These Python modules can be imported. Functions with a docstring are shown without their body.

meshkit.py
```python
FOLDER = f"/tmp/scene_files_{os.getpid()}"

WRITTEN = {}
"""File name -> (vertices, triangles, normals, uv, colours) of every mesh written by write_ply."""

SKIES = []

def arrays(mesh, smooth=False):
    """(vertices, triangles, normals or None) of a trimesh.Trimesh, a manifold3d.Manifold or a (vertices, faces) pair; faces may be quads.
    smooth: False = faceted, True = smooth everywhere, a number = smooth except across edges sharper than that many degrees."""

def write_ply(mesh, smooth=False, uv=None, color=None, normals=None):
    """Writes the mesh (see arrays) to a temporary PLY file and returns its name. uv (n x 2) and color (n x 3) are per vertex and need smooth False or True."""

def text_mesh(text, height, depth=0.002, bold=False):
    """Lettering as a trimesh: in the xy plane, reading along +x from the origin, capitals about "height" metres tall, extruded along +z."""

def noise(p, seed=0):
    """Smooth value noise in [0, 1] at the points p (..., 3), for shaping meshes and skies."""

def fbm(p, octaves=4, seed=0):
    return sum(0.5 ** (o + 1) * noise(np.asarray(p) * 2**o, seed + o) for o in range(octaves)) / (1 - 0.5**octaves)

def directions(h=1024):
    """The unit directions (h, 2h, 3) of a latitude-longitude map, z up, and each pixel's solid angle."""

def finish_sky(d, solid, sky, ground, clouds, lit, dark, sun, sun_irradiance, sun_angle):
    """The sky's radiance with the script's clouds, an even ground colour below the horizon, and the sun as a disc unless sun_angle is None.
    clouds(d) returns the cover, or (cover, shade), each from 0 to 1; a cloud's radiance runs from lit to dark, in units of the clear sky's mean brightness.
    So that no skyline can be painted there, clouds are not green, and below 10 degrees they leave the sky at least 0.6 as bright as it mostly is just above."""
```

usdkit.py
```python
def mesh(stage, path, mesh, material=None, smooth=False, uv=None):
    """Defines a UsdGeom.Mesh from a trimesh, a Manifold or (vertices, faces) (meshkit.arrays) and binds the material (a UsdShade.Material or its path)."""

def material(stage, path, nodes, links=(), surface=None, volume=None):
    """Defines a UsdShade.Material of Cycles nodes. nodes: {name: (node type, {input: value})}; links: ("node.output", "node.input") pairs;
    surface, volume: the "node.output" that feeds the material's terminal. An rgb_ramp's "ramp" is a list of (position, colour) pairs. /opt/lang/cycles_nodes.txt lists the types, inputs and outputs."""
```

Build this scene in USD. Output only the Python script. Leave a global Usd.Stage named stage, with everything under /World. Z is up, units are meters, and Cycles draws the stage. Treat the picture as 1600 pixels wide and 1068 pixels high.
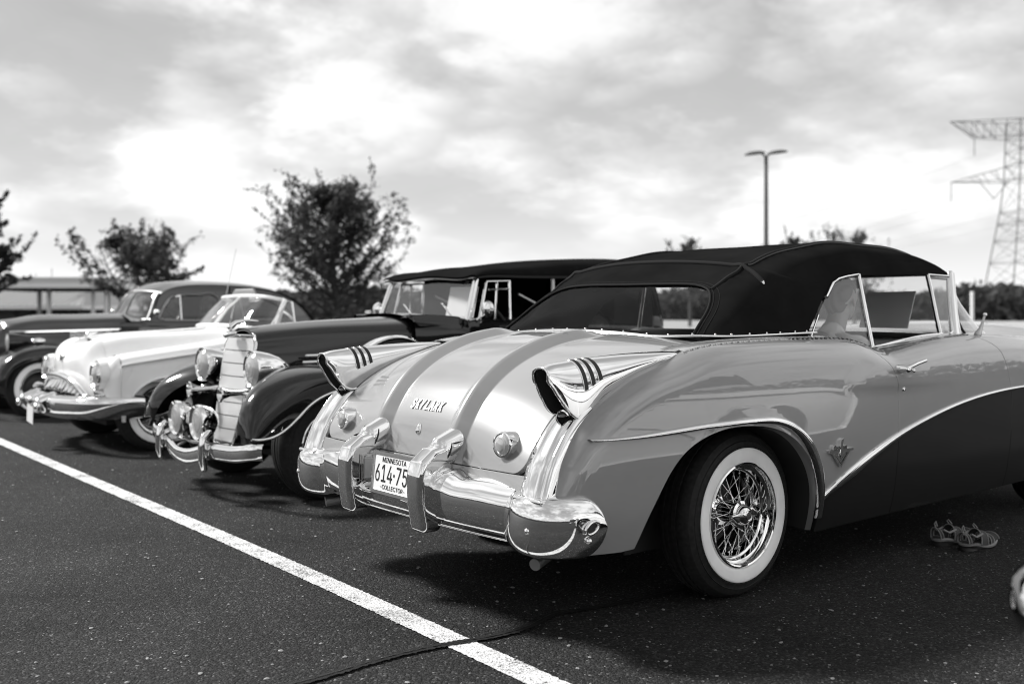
import math, random
import numpy as np
import trimesh, shapely, manifold3d
import usdkit, meshkit
from scipy.interpolate import RectBivariateSpline, CubicSpline, PchipInterpolator
from scipy.spatial import Delaunay
from shapely.geometry import Polygon, LineString, Point, box as sbox
from shapely import affinity
from pxr import Usd, UsdGeom, UsdLux, UsdShade, Gf, Vt, Sdf

stage = Usd.Stage.CreateInMemory()
UsdGeom.SetStageUpAxis(stage, 'Z')
UsdGeom.SetStageMetersPerUnit(stage, 1.0)
UsdGeom.Xform.Define(stage, '/World')
UsdGeom.Scope.Define(stage, '/World/Looks')
rnd = random.Random(5)
PI = math.pi
sin, cos = math.sin, math.cos

# ------------------------------------------------------------------ camera
FPX, HORIZON, EYE = 1556.0, 488.0, 1.19          # in pixels of the 1600 x 1068 photograph, metres
CAM = np.array([-3.375, -3.463, EYE])
AZ = math.radians(50.8)
cam = UsdGeom.Camera.Define(stage, '/World/camera')
cam.CreateHorizontalApertureAttr(36.0)
cam.CreateVerticalApertureAttr(36.0 * 683 / 1024)
cam.CreateFocalLengthAttr(36.0 * FPX / 1600)
cam.CreateVerticalApertureOffsetAttr((HORIZON - 534.0) / 1600 * 36.0)
cam.CreateFStopAttr(2.0)
cam.CreateFocusDistanceAttr(4.0)
cam.CreateClippingRangeAttr(Gf.Vec2f(0.05, 5000))
fw = np.array([cos(AZ), sin(AZ), 0.0]); rt = np.array([sin(AZ), -cos(AZ), 0.0])
m = Gf.Matrix4d(*[float(x) for x in (*rt, 0, 0, 0, 1, 0, *(-fw), 0, *CAM, 1)])
cam.AddTransformOp().Set(m)
cam.CreateExposureAttr(EXPOSURE := 0.62)

# ------------------------------------------------------------------ sky and sun
SUN_AZ, SUN_EL = math.radians(122.0), math.radians(42.0)     # direction towards the sun, azimuth from +x
sdir = np.array([cos(SUN_EL) * cos(SUN_AZ), cos(SUN_EL) * sin(SUN_AZ), sin(SUN_EL)])
SKY_OFF = (0.0, 0.0, 0.3)
CLOUD_RAMP = [(a, (b,) * 3) for a, b in ((0, 2.6), (.18, 3.2), (.23, 4.3), (.265, 5.4), (.288, 6.4), (.325, 7.1), (.38, 7.4), (1, 7.5))]
dome = UsdLux.DomeLight.Define(stage, '/World/sky')
dome.GetPrim().SetCustomDataByKey('kind', 'structure')
sky_mat = usdkit.material(stage, '/World/Looks/sky', {
    'sky': ('sky_texture', {'sky_type': 'single_scattering', 'sun_disc': False, 'sun_elevation': SUN_EL,
                            'sun_rotation': math.atan2(sdir[0], sdir[1]), 'air_density': 1.0, 'aerosol_density': 2.0}),
    'bw': ('rgb_to_bw', {}), 'tc': ('texture_coordinate', {}), 'sep': ('separate_xyz', {}),
    'zc': ('math', {'math_type': 'maximum', 'value2': 0.0}), 'za': ('math', {'math_type': 'add', 'value2': 0.26}),
    'dx': ('math', {'math_type': 'divide'}), 'dy': ('math', {'math_type': 'divide'}), 'cv': ('combine_xyz', {}),
    'off': ('mapping', {'location': SKY_OFF}),
    'big': ('noise_texture', {'scale': 0.95, 'detail': 3.0, 'roughness': 0.5, 'distortion': 0.15}),
    'fine': ('noise_texture', {'scale': 2.6, 'detail': 9.0, 'roughness': 0.62, 'distortion': 0.1}),
    'puff': ('voronoi_texture', {'feature': 'f1', 'scale': 2.0, 'detail': 2.0, 'roughness': 0.5}),
    'wv': ('vector_math', {'math_type': 'multiply_add', 'vector2': (.35, .35, .35)}),
    'm1': ('math', {'math_type': 'multiply', 'value2': 0.56}), 'm2': ('math', {'math_type': 'multiply_add', 'value2': 0.30}),
    'm3': ('math', {'math_type': 'multiply_add', 'value2': -0.20}),
    'ramp': ('rgb_ramp', {'ramp': CLOUD_RAMP}),
    'hz': ('rgb_ramp', {'ramp': [(0.0, (1.0,) * 3), (0.035, (.92,) * 3), (0.10, (.42,) * 3), (0.22, (.16,) * 3), (0.40, (0.0,) * 3), (1.0, (0.0,) * 3)]}),
    'hmix': ('mix_color', {'blend_type': 'mix', 'b': (7.3,) * 3, 'use_clamp': False}),
    'hf': ('math', {'math_type': 'multiply', 'value2': 0.85}),
    'mix': ('mix_color', {'blend_type': 'mix', 'fac': 0.93, 'use_clamp': False}),
    'bg': ('background_shader', {'strength': 0.1}),
}, [('tc.generated', 'sep.vector'), ('sep.z', 'zc.value1'), ('zc.value', 'za.value1'), ('sep.x', 'dx.value1'), ('za.value', 'dx.value2'),
    ('sep.y', 'dy.value1'), ('za.value', 'dy.value2'), ('dx.value', 'cv.x'), ('dy.value', 'cv.y'), ('cv.vector', 'off.vector'),
    ('off.vector', 'big.vector'), ('off.vector', 'fine.vector'), ('fine.color', 'wv.vector1'), ('off.vector', 'wv.vector3'), ('wv.vector', 'puff.vector'),
    ('big.fac', 'm1.value1'), ('fine.fac', 'm2.value1'), ('m1.value', 'm2.value3'), ('puff.distance', 'm3.value1'), ('m2.value', 'm3.value3'), ('m3.value', 'ramp.fac'),
    ('zc.value', 'hz.fac'), ('hz.color', 'hf.value1'), ('hf.value', 'hmix.fac'), ('ramp.color', 'hmix.a'),
    ('sky.color', 'bw.color'), ('bw.val', 'mix.a'), ('hmix.result', 'mix.b'), ('mix.result', 'bg.color')], surface='bg.background')
UsdShade.MaterialBindingAPI.Apply(dome.GetPrim()).Bind(sky_mat)
sun = UsdLux.DistantLight.Define(stage, '/World/sun')
sun.CreateIntensityAttr(1.2); sun.CreateAngleAttr(10.0); sun.CreateNormalizeAttr(True); sun.CreateColorAttr(Gf.Vec3f(1, .995, .985))
z_ = sdir; x_ = np.cross([0, 0, 1.0], z_); x_ /= np.linalg.norm(x_); y_ = np.cross(z_, x_)
sun.AddTransformOp().Set(Gf.Matrix4d(*[float(v) for v in (*x_, 0, *y_, 0, *z_, 0, 0, 0, 0, 1)]))

# ------------------------------------------------------------------ helpers
MATS = {}
def mat(name, nodes, links=(), surface='p.BSDF'):
    MATS[name] = usdkit.material(stage, '/World/Looks/' + name, nodes, links, surface=surface); return MATS[name]
def g(v): return (v, v, v)
def plain(name, v, rough=.5, **k): return mat(name, {'p': ('principled_bsdf', {'base_color': g(v), 'roughness': rough, **k})})

ORIGIN = {}                                       # prim path -> (location, rotation about z)
used = set()
def unique(parent, name):
    p, i = f'{parent}/{name}', 0
    while p in used:
        i += 1; p = f'{parent}/{name}_{i:03d}'
    used.add(p); return p
def say(prim, label=None, category=None, group=None, kind=None):
    for k, v in (('label', label), ('category', category), ('group', group), ('kind', kind)):
        if v: prim.SetCustomDataByKey(k, v)
def thing(name, label, category, loc=(0, 0, 0), rz=0.0, group=None):
    p = unique('/World', name)
    x = UsdGeom.Xform.Define(stage, p); x.AddTranslateOp().Set(Gf.Vec3d(*map(float, loc)))
    if rz: x.AddRotateZOp().Set(float(rz))
    say(x.GetPrim(), label, category, group); return p
def arr(mesh, smooth):
    if isinstance(mesh, tuple) and len(mesh) == 3:
        v, f, n = (np.asarray(a) for a in mesh)
        fn = np.cross(v[f[:, 1]] - v[f[:, 0]], v[f[:, 2]] - v[f[:, 0]])
        bad = np.einsum('ij,ij->i', fn, n[f].mean(1)) < 0
        f = f.copy(); f[bad] = f[bad][:, ::-1]
        return v, f, n
    return meshkit.arrays(mesh, smooth)
def obj(name, mesh, material, parent='/World', smooth=35, label=None, category=None, group=None, kind=None, at=(0, 0, 0)):
    v, f, n = arr(mesh, smooth)
    p = unique(parent, name)
    mm = UsdGeom.Mesh.Define(stage, p)
    mm.CreatePointsAttr(Vt.Vec3fArray.FromNumpy(np.ascontiguousarray(v, np.float32)))
    mm.CreateFaceVertexCountsAttr(Vt.IntArray.FromNumpy(np.full(len(f), 3, np.int32)))
    mm.CreateFaceVertexIndicesAttr(Vt.IntArray.FromNumpy(np.ascontiguousarray(f.astype(np.int32)).ravel()))
    mm.CreateSubdivisionSchemeAttr('none')
    if n is not None:
        mm.CreateNormalsAttr(Vt.Vec3fArray.FromNumpy(np.ascontiguousarray(n, np.float32))); mm.SetNormalsInterpolation('vertex')
    if any(at): mm.AddTranslateOp().Set(Gf.Vec3d(*map(float, at)))
    UsdShade.MaterialBindingAPI.Apply(mm.GetPrim()).Bind(MATS[material])
    say(mm.GetPrim(), label, category, group, kind)
    return p
def mirror(mesh):                                 # y -> -y
    v, f, *n = arr(mesh, True) if not isinstance(mesh, tuple) else mesh
    v = np.array(v) * [1, -1, 1]; f = np.array(f)[:, ::-1]
    return (v, f, np.array(n[0]) * [1, -1, 1]) if n and n[0] is not None else (v, f)
def join(*ms):
    V, F, N, o = [], [], [], 0
    three = all(isinstance(q, tuple) and len(q) == 3 for q in ms)
    for q in ms:
        if three: v, f, n = q; N.append(n)
        else: v, f, _ = meshkit.arrays(q[:2] if isinstance(q, tuple) else q, False)
        V.append(v); F.append(np.asarray(f) + o); o += len(v)
    return (np.vstack(V), np.vstack(F), np.vstack(N)) if three else (np.vstack(V), np.vstack(F))
def move(mesh, d=(0, 0, 0), R=None, s=1.0):
    if isinstance(mesh, tuple):
        v, f, *n = mesh
    else:
        v, f, _ = meshkit.arrays(mesh, False); n = []
    v = np.array(v, float) * s
    if R is not None: v = v @ R.T; n = [np.asarray(n[0]) @ R.T] if n else n
    return (v + d, np.array(f), *n)
def rot(axis, deg):
    return trimesh.transformations.rotation_matrix(math.radians(deg), axis)[:3, :3]
def frame(x=None, z=None):                        # columns: an orthonormal frame with the given x or z axis
    if z is not None:
        z = np.asarray(z, float) / np.linalg.norm(z); a = np.array([0, 0, 1.0]) if abs(z[2]) < .95 else np.array([1.0, 0, 0])
        x = np.cross(a, z); x /= np.linalg.norm(x); return np.stack([x, np.cross(z, x), z], 1)
def box(x0, x1, y0, y1, z0, z1):
    return move(trimesh.creation.box((x1 - x0, y1 - y0, z1 - z0)), ((x0 + x1) / 2, (y0 + y1) / 2, (z0 + z1) / 2))
def sphere(c, r, n=12, squash=(1, 1, 1)):
    s = trimesh.creation.uv_sphere(1.0, count=[n, 2 * n]); return (np.array(s.vertices) * r * np.array(squash) + c, np.array(s.faces))
def hull(pts, rad, n=16):                         # rounded solid: hull of spheres
    rad = np.broadcast_to(rad, (len(pts),))
    return manifold3d.Manifold.batch_hull([manifold3d.Manifold.sphere(float(q), n).translate([float(a) for a in p]) for p, q in zip(pts, rad)])
def rbox(x0, x1, y0, y1, z0, z1, r=.01, n=12):
    return hull([(x, y, z) for x in (x0 + r, x1 - r) for y in (y0 + r, y1 - r) for z in (z0 + r, z1 - r)], r, n)
def chain(pts, rad, n=14):
    rad = np.broadcast_to(rad, (len(pts),))
    return manifold3d.Manifold.batch_boolean([hull(pts[i:i + 2], rad[i:i + 2], n) for i in range(len(pts) - 1)], manifold3d.OpType.Add)
def spline(pts, n, closed=False):
    p = np.asarray(pts, float)
    p = p[np.r_[True, np.linalg.norm(np.diff(p, axis=0), axis=1) > 1e-9]]
    if closed: p = np.vstack([p, p[:1]])
    t = np.r_[0, np.cumsum(np.linalg.norm(np.diff(p, axis=0), axis=1))]
    c = CubicSpline(t, p, bc_type='periodic' if closed else 'natural')
    return c(np.linspace(0, t[-1], n + 1)[:-1] if closed else np.linspace(0, t[-1], n))
def tube(pts, rad, n=8, cap=True, closed=False, flat=None, up=None):
    p = np.asarray(pts, float); k = len(p)
    t = (np.roll(p, -1, 0) - np.roll(p, 1, 0)) if closed else np.gradient(p, axis=0)
    t /= np.linalg.norm(t, axis=1, keepdims=True) + 1e-12
    if up is None:
        a = np.cross(t[0], [0, 0, 1.0] if abs(t[0][2]) < .9 else [1.0, 0, 0]); A = []
        for ti in t:
            a = a - ti * (a @ ti); a /= np.linalg.norm(a); A.append(a)
        A = np.array(A)
    else:
        A = np.cross(t, up); A /= np.linalg.norm(A, axis=1, keepdims=True)
    B = np.cross(t, A)
    ang = np.arange(n) * 2 * PI / n + PI / n
    rr = np.broadcast_to(rad, (k,))[:, None, None]
    fa, fb = flat or (1, 1)
    V = p[:, None] + rr * (np.cos(ang)[None, :, None] * A[:, None] * fa + np.sin(ang)[None, :, None] * B[:, None] * fb)
    m_ = grid(V, closed_u=closed, closed_v=True)
    v, f = m_
    if cap and not closed:
        c0, c1 = len(v), len(v) + 1; v = np.vstack([v, p[:1], p[-1:]])
        f = np.vstack([f] + [[[c0, (j + 1) % n, j]] for j in range(n)] + [[[c1, (k - 1) * n + j, (k - 1) * n + (j + 1) % n]] for j in range(n)])
    return v, f
def grid(P, closed_u=False, closed_v=False):
    m_, n_ = P.shape[:2]
    iu = np.arange(m_ if closed_u else m_ - 1); iv = np.arange(n_ if closed_v else n_ - 1)
    i, j = np.meshgrid(iu, iv, indexing='ij'); i2, j2 = (i + 1) % m_, (j + 1) % n_
    q = np.stack([i * n_ + j, i2 * n_ + j, i2 * n_ + j2, i * n_ + j2], -1).reshape(-1, 4)
    return P.reshape(-1, 3), np.vstack([q[:, [0, 1, 2]], q[:, [0, 2, 3]]])
def lathe(prof, n=48, axis='y'):                  # prof: (radius, height) pairs
    p = np.asarray(prof, float); a = np.arange(n) * 2 * PI / n
    if axis == 'y': V = np.stack([p[:, 0][:, None] * np.cos(a), np.broadcast_to(p[:, 1][:, None], (len(p), n)), p[:, 0][:, None] * np.sin(a)], -1)
    elif axis == 'x': V = np.stack([np.broadcast_to(p[:, 1][:, None], (len(p), n)), p[:, 0][:, None] * np.cos(a), p[:, 0][:, None] * np.sin(a)], -1)
    else: V = np.stack([p[:, 0][:, None] * np.cos(a), p[:, 0][:, None] * np.sin(a), np.broadcast_to(p[:, 1][:, None], (len(p), n))], -1)
    return grid(V, closed_v=True)
def prism(poly, depth, R=None, d=(0, 0, 0)):      # a 2-D polygon extruded along z, then turned by R and moved
    polys = list(poly.geoms) if hasattr(poly, 'geoms') else [poly]
    ms = [trimesh.creation.extrude_polygon(q, depth) for q in polys]
    return move(join(*ms), d, R)
XZ = np.array([[1, 0, 0], [0, 0, -1], [0, 1, 0.0]])   # 2-D (x, y) -> (x, z); extrusion towards -y
YZ = np.array([[0, 0, 1], [1, 0, 0], [0, 1, 0.0]])    # 2-D (x, y) -> (y, z); extrusion towards +x
def tri2d(poly, sp, extra=None, edge=None, metric=(1, 1)):
    """Triangulates a polygon with holes: an even grid inside, dense points on the edge."""
    sx, sy = metric
    P = affinity.scale(poly, sx, sy, origin=(0, 0)); edge = edge or sp * .5
    pts = []
    for geom in (P.geoms if hasattr(P, 'geoms') else [P]):
        for ring in (geom.exterior, *geom.interiors):
            c = np.array(ring.coords)
            for a, b in zip(c[:-1], c[1:]):
                k = max(1, int(np.ceil(np.linalg.norm(b - a) / edge))); pts.append(a + (b - a) * (np.arange(k) / k)[:, None])
    E = np.vstack(pts); nE = len(E)
    x0, y0, x1, y1 = P.bounds
    X, Y = np.meshgrid(np.arange(x0 + sp / 2, x1, sp), np.arange(y0 + sp / 2, y1, sp)); X[::2] += sp / 2
    G = np.c_[X.ravel(), Y.ravel()]
    G = G[shapely.contains_xy(P.buffer(-edge * .7), G[:, 0], G[:, 1])]
    if extra is not None and len(extra):
        X_ = np.asarray(extra) * [sx, sy]
        X_ = X_[shapely.contains_xy(P.buffer(-edge * .15), X_[:, 0], X_[:, 1])]
        if len(X_):
            from scipy.spatial import cKDTree
            G = G[cKDTree(X_).query(G)[0] > sp * .6] if len(G) else G
            G = np.vstack([G, X_])
    V = np.vstack([E, G])
    _, first = np.unique(np.round(V, 7), axis=0, return_index=True); keep = np.sort(first); V = V[keep]
    T = Delaunay(V).simplices
    c = V[T].mean(1)
    a2 = np.abs(np.cross(V[T[:, 1]] - V[T[:, 0]], V[T[:, 2]] - V[T[:, 0]]))
    T = T[shapely.contains_xy(P, c[:, 0], c[:, 1]) & (a2 > 1e-10)]
    return V / [sx, sy], T
def open_edges(T):
    e = np.vstack([T[:, [0, 1]], T[:, [1, 2]], T[:, [2, 0]]]); s = np.sort(e, 1)
    _, inv, cnt = np.unique(s, axis=0, return_inverse=True, return_counts=True)
    return e[cnt[inv.ravel()] == 1]
def surf(fn, poly, sp=.03, extra=None, edge=None, lip=.012, metric=(1, 1), flip=False, offset=0.0, h=1e-4):
    """Part of a parametric surface fn(u, v) -> points, cut out along a polygon in (u, v); its edges are folded inwards by lip."""
    U, T = tri2d(poly, sp, extra, edge, metric)
    P = fn(U[:, 0], U[:, 1])
    N = np.cross(fn(U[:, 0] + h / metric[0], U[:, 1]) - fn(U[:, 0] - h / metric[0], U[:, 1]), fn(U[:, 0], U[:, 1] + h / metric[1]) - fn(U[:, 0], U[:, 1] - h / metric[1]))
    N /= np.linalg.norm(N, axis=1, keepdims=True) + 1e-15
    if flip: N = -N
    P = P + N * offset
    if not lip: return P, T, N
    e = open_edges(T); ids = np.unique(e)
    mid = P[e].mean(1); third = np.zeros_like(mid)
    tri_c = {}
    for t in T:
        for a, b in ((t[0], t[1]), (t[1], t[2]), (t[2], t[0])): tri_c[(a, b)] = t
    out = np.zeros_like(P)
    for (a, b) in e:
        t = tri_c[(a, b)]; c = P[t].mean(0); d = P[b] - P[a]; nn = (N[a] + N[b]) / 2
        o = np.cross(d, nn); o *= np.sign(o @ ((P[a] + P[b]) / 2 - c)) / (np.linalg.norm(o) + 1e-12); out[a] += o; out[b] += o
    out[ids] /= np.linalg.norm(out[ids], axis=1, keepdims=True) + 1e-12
    k = len(P); mp = -np.ones(k, int); mp[ids] = np.arange(len(ids)); m_ = len(ids)
    r_ = min(.0025, lip * .4)
    P2 = np.vstack([P, P[ids] + (out[ids] * .55 - N[ids] * .45) * r_, P[ids] + (out[ids] - N[ids]) * r_, P[ids] + out[ids] * r_ - N[ids] * lip])
    d45 = out[ids] + N[ids]; d45 /= np.linalg.norm(d45, axis=1, keepdims=True)
    N2 = np.vstack([N, d45, out[ids], out[ids]])
    F = [T]
    a, b = mp[e[:, 0]], mp[e[:, 1]]
    lv = [e, np.c_[k + a, k + b], np.c_[k + m_ + a, k + m_ + b], np.c_[k + 2 * m_ + a, k + 2 * m_ + b]]
    for p_, q_ in zip(lv[:-1], lv[1:]):
        F += [np.c_[p_[:, 0], p_[:, 1], q_[:, 1]], np.c_[p_[:, 0], q_[:, 1], q_[:, 0]]]
    return P2, np.vstack(F), N2
class Net:
    """Smooth surface through a net of points: rows along u, columns along v."""
    def __init__(s, pts, u=None, v=None):
        p = np.asarray(pts, float); s.u = np.arange(p.shape[0]) if u is None else np.asarray(u, float); s.v = np.arange(p.shape[1]) if v is None else np.asarray(v, float)
        s.f = [RectBivariateSpline(s.u, s.v, p[..., k], kx=min(3, p.shape[0] - 1), ky=min(3, p.shape[1] - 1)) for k in range(3)]
    def __call__(s, u, v): return np.stack([f.ev(u, v) for f in s.f], -1)
    def mesh(s, nu, nv, u=None, v=None):
        U, V = np.meshgrid(np.linspace(*(u or (s.u[0], s.u[-1])), nu), np.linspace(*(v or (s.v[0], s.v[-1])), nv), indexing='ij')
        return grid(s(U, V))
def curve(pts):
    """z as a smooth function of x through points (no overshoot)."""
    p = np.array(sorted(pts)); return PchipInterpolator(p[:, 0], p[:, 1], extrapolate=True)
def smoothstep(a, b, x):
    t = np.clip((x - a) / (b - a), 0, 1); return t * t * (3 - 2 * t)
def letters(text, height, depth, R, d, bold=False, width=None, slant=0.0):
    v, f, _ = meshkit.arrays(meshkit.text_mesh(text, height, depth, bold), False)
    v = v.copy(); v[:, 0] += slant * v[:, 1]
    if width: v[:, 0] *= width / (v[:, 0].max() - v[:, 0].min())
    v[:, 0] -= (v[:, 0].max() + v[:, 0].min()) / 2
    return move((v, f), d, R)

# ------------------------------------------------------------------ materials
def paint(name, v, rough=.32, coat=1.0, spec=.4, ior=1.55):
    return mat(name, {'n': ('noise_texture', {'scale': 2.3, 'detail': 5.0, 'roughness': .6}), 'tc': ('texture_coordinate', {}),
                      'r': ('rgb_ramp', {'ramp': [(.3, g(v * .95)), (.7, g(v * 1.05))]}),
                      'd': ('noise_texture', {'scale': 900.0, 'detail': 1.0}), 'o': ('noise_texture', {'scale': 7.0, 'detail': 2.0}),
                      'bu': ('bump', {'strength': .007, 'distance': .02}),
                      'cr': ('rgb_ramp', {'ramp': [(.35, g(.004)), (.8, g(.03))]}),
                      'p': ('principled_bsdf', {'roughness': rough, 'coat_weight': coat, 'coat_ior': ior, 'specular_ior_level': spec})},
               [('tc.object', 'n.vector'), ('tc.object', 'o.vector'), ('n.fac', 'r.fac'), ('r.color', 'p.base_color'), ('o.fac', 'bu.height'), ('bu.normal', 'p.coat_normal'), ('n.fac', 'cr.fac'), ('cr.color', 'p.coat_roughness')])
paint('grey_paint', .195, ior=1.8); paint('dark_paint', .007, spec=.1, ior=1.38); paint('black_paint', .004, .25, spec=.03, ior=1.52); paint('white_paint', .80, .4); paint('ivory_paint', .62, .4); paint('slate_paint', .016, spec=.2, ior=1.6)
mat('chrome', {'n': ('noise_texture', {'scale': 14.0, 'detail': 4.0}), 'tc': ('texture_coordinate', {}), 'r': ('rgb_ramp', {'ramp': [(.4, g(.02)), (.8, g(.075))]}),
               'bu': ('bump', {'strength': .02, 'distance': .01}), 'p': ('principled_bsdf', {'base_color': g(.86), 'metallic': 1.0})},
    [('tc.object', 'n.vector'), ('n.fac', 'r.fac'), ('r.color', 'p.roughness'), ('n.fac', 'bu.height'), ('bu.normal', 'p.normal')])
plain('satin_metal', .5, .28, metallic=1.0)
plain('dull_metal', .22, .45, metallic=.8)
plain('drum_metal', .05, .5, metallic=.5); plain('black', .006, .6); plain('matte_dark', .015, .8); plain('gasket', .01, .45)
plain('bright_trim', .8, .3, metallic=.6); plain('cloth_trim', .014, .9, specular_ior_level=.1); plain('seat_leather', .08, .45); plain('pale_leather', .4, .5)
mat('rubber', {'n': ('noise_texture', {'scale': 60.0, 'detail': 4.0}), 'tc': ('texture_coordinate', {}), 'r': ('rgb_ramp', {'ramp': [(.3, g(.009)), (.75, g(.021))]}),
               'bu': ('bump', {'strength': .25, 'distance': .002}), 'p': ('principled_bsdf', {'roughness': .62, 'specular_ior_level': .2})},
    [('tc.object', 'n.vector'), ('n.fac', 'r.fac'), ('r.color', 'p.base_color'), ('n.fac', 'bu.height'), ('bu.normal', 'p.normal')])
mat('whitewall', {'n': ('noise_texture', {'scale': 9.0, 'detail': 5.0}), 'tc': ('texture_coordinate', {}), 'r': ('rgb_ramp', {'ramp': [(.25, g(.80)), (.6, g(.90))]}),
                  'p': ('principled_bsdf', {'roughness': .55, 'specular_ior_level': .3})}, [('tc.object', 'n.vector'), ('n.fac', 'r.fac'), ('r.color', 'p.base_color')])
mat('top_cloth', {'n': ('noise_texture', {'scale': 3.0, 'detail': 6.0, 'roughness': .65}), 'tc': ('texture_coordinate', {}), 'r': ('rgb_ramp', {'ramp': [(.3, g(.009)), (.7, g(.015))]}),
                  'w': ('noise_texture', {'scale': 420.0, 'detail': 2.0}), 'l': ('noise_texture', {'scale': 6.0, 'detail': 3.0}),
                  'a': ('math', {'math_type': 'multiply_add', 'value2': .06}), 'bu': ('bump', {'strength': .35, 'distance': .004}),
                  'p': ('diffuse_bsdf', {'roughness': .3})},
    [('tc.object', 'n.vector'), ('tc.object', 'w.vector'), ('tc.object', 'l.vector'), ('n.fac', 'r.fac'), ('r.color', 'p.color'), ('w.fac', 'a.value1'), ('l.fac', 'a.value3'), ('a.value', 'bu.height'), ('bu.normal', 'p.normal')])
def pane(name, tint, f0=.06, f1=.9):                     # a thin pane, the same from both sides
    mat(name, {'t': ('transparent_bsdf', {'color': g(tint)}), 'g': ('glossy_bsdf', {'color': g(1.0), 'roughness': .01}), 'l': ('layer_weight', {'blend': .5}), 'w': ('math', {'math_type': 'power', 'value2': 4.0}),
               'f': ('math', {'math_type': 'multiply_add', 'value2': f1, 'value3': f0}), 'm': ('mix_closure', {})},
        [('l.facing', 'w.value1'), ('w.value', 'f.value1'), ('f.value', 'm.fac'), ('t.BSDF', 'm.closure1'), ('g.BSDF', 'm.closure2')], surface='m.closure')
pane('window_glass', .82, .07); pane('clear_plastic', .80, .008, .10); pane('lamp_glass', .85)
mat('lens_dark', {'p': ('principled_bsdf', {'base_color': g(.03), 'roughness': .12, 'coat_weight': 1.0})})
mat('lens_clear', {'w': ('wave_texture', {'scale': 60.0, 'distortion': 1.0}), 'tc': ('texture_coordinate', {}), 'bu': ('bump', {'strength': .4, 'distance': .003}),
                   'p': ('principled_bsdf', {'base_color': g(.42), 'roughness': .15, 'coat_weight': 1.0, 'metallic': .4})},
    [('tc.object', 'w.vector'), ('w.fac', 'bu.height'), ('bu.normal', 'p.normal')])
plain('plate_white', .68, .4, coat_weight=.3); plain('ink', .012, .5); plain('paper', .75, .7); plain('cloth_pale', .55, .85)

# ------------------------------------------------------------------ ground, painted line, tar seal
mat('asphalt', {'tc': ('texture_coordinate', {}), 'v': ('voronoi_texture', {'scale': 130.0}), 'v2': ('voronoi_texture', {'scale': 260.0}), 'n': ('noise_texture', {'scale': 1.1, 'detail': 6.0, 'roughness': .6}),
                'n2': ('noise_texture', {'scale': 90.0, 'detail': 3.0}),
                'vr': ('separate_color', {}), 'r': ('rgb_ramp', {'ramp': [(0.0, g(.012)), (.55, g(.021)), (.85, g(.033)), (.965, g(.052)), (.992, g(.085)), (1.0, g(.15))]}),
                'big': ('rgb_ramp', {'ramp': [(.28, g(.55)), (.42, g(.95)), (.6, g(1.15)), (.72, g(1.5))]}), 'mu': ('mix_color', {'blend_type': 'multiply', 'fac': 1.0}),
                'h': ('math', {'math_type': 'multiply_add', 'value2': .9}), 'bu': ('bump', {'strength': .9, 'distance': .006, 'invert': True}),
                'p': ('principled_bsdf', {'roughness': .82, 'specular_ior_level': .10})},
    [('tc.object', 'v.vector'), ('tc.object', 'v2.vector'), ('tc.object', 'n.vector'), ('tc.object', 'n2.vector'), ('v.color', 'vr.color'), ('vr.r', 'r.fac'), ('n.fac', 'big.fac'), ('r.color', 'mu.a'), ('big.color', 'mu.b'),
     ('mu.result', 'p.base_color'), ('v.distance', 'h.value1'), ('n2.fac', 'h.value3'), ('h.value', 'bu.height'), ('bu.normal', 'p.normal')])
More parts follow.
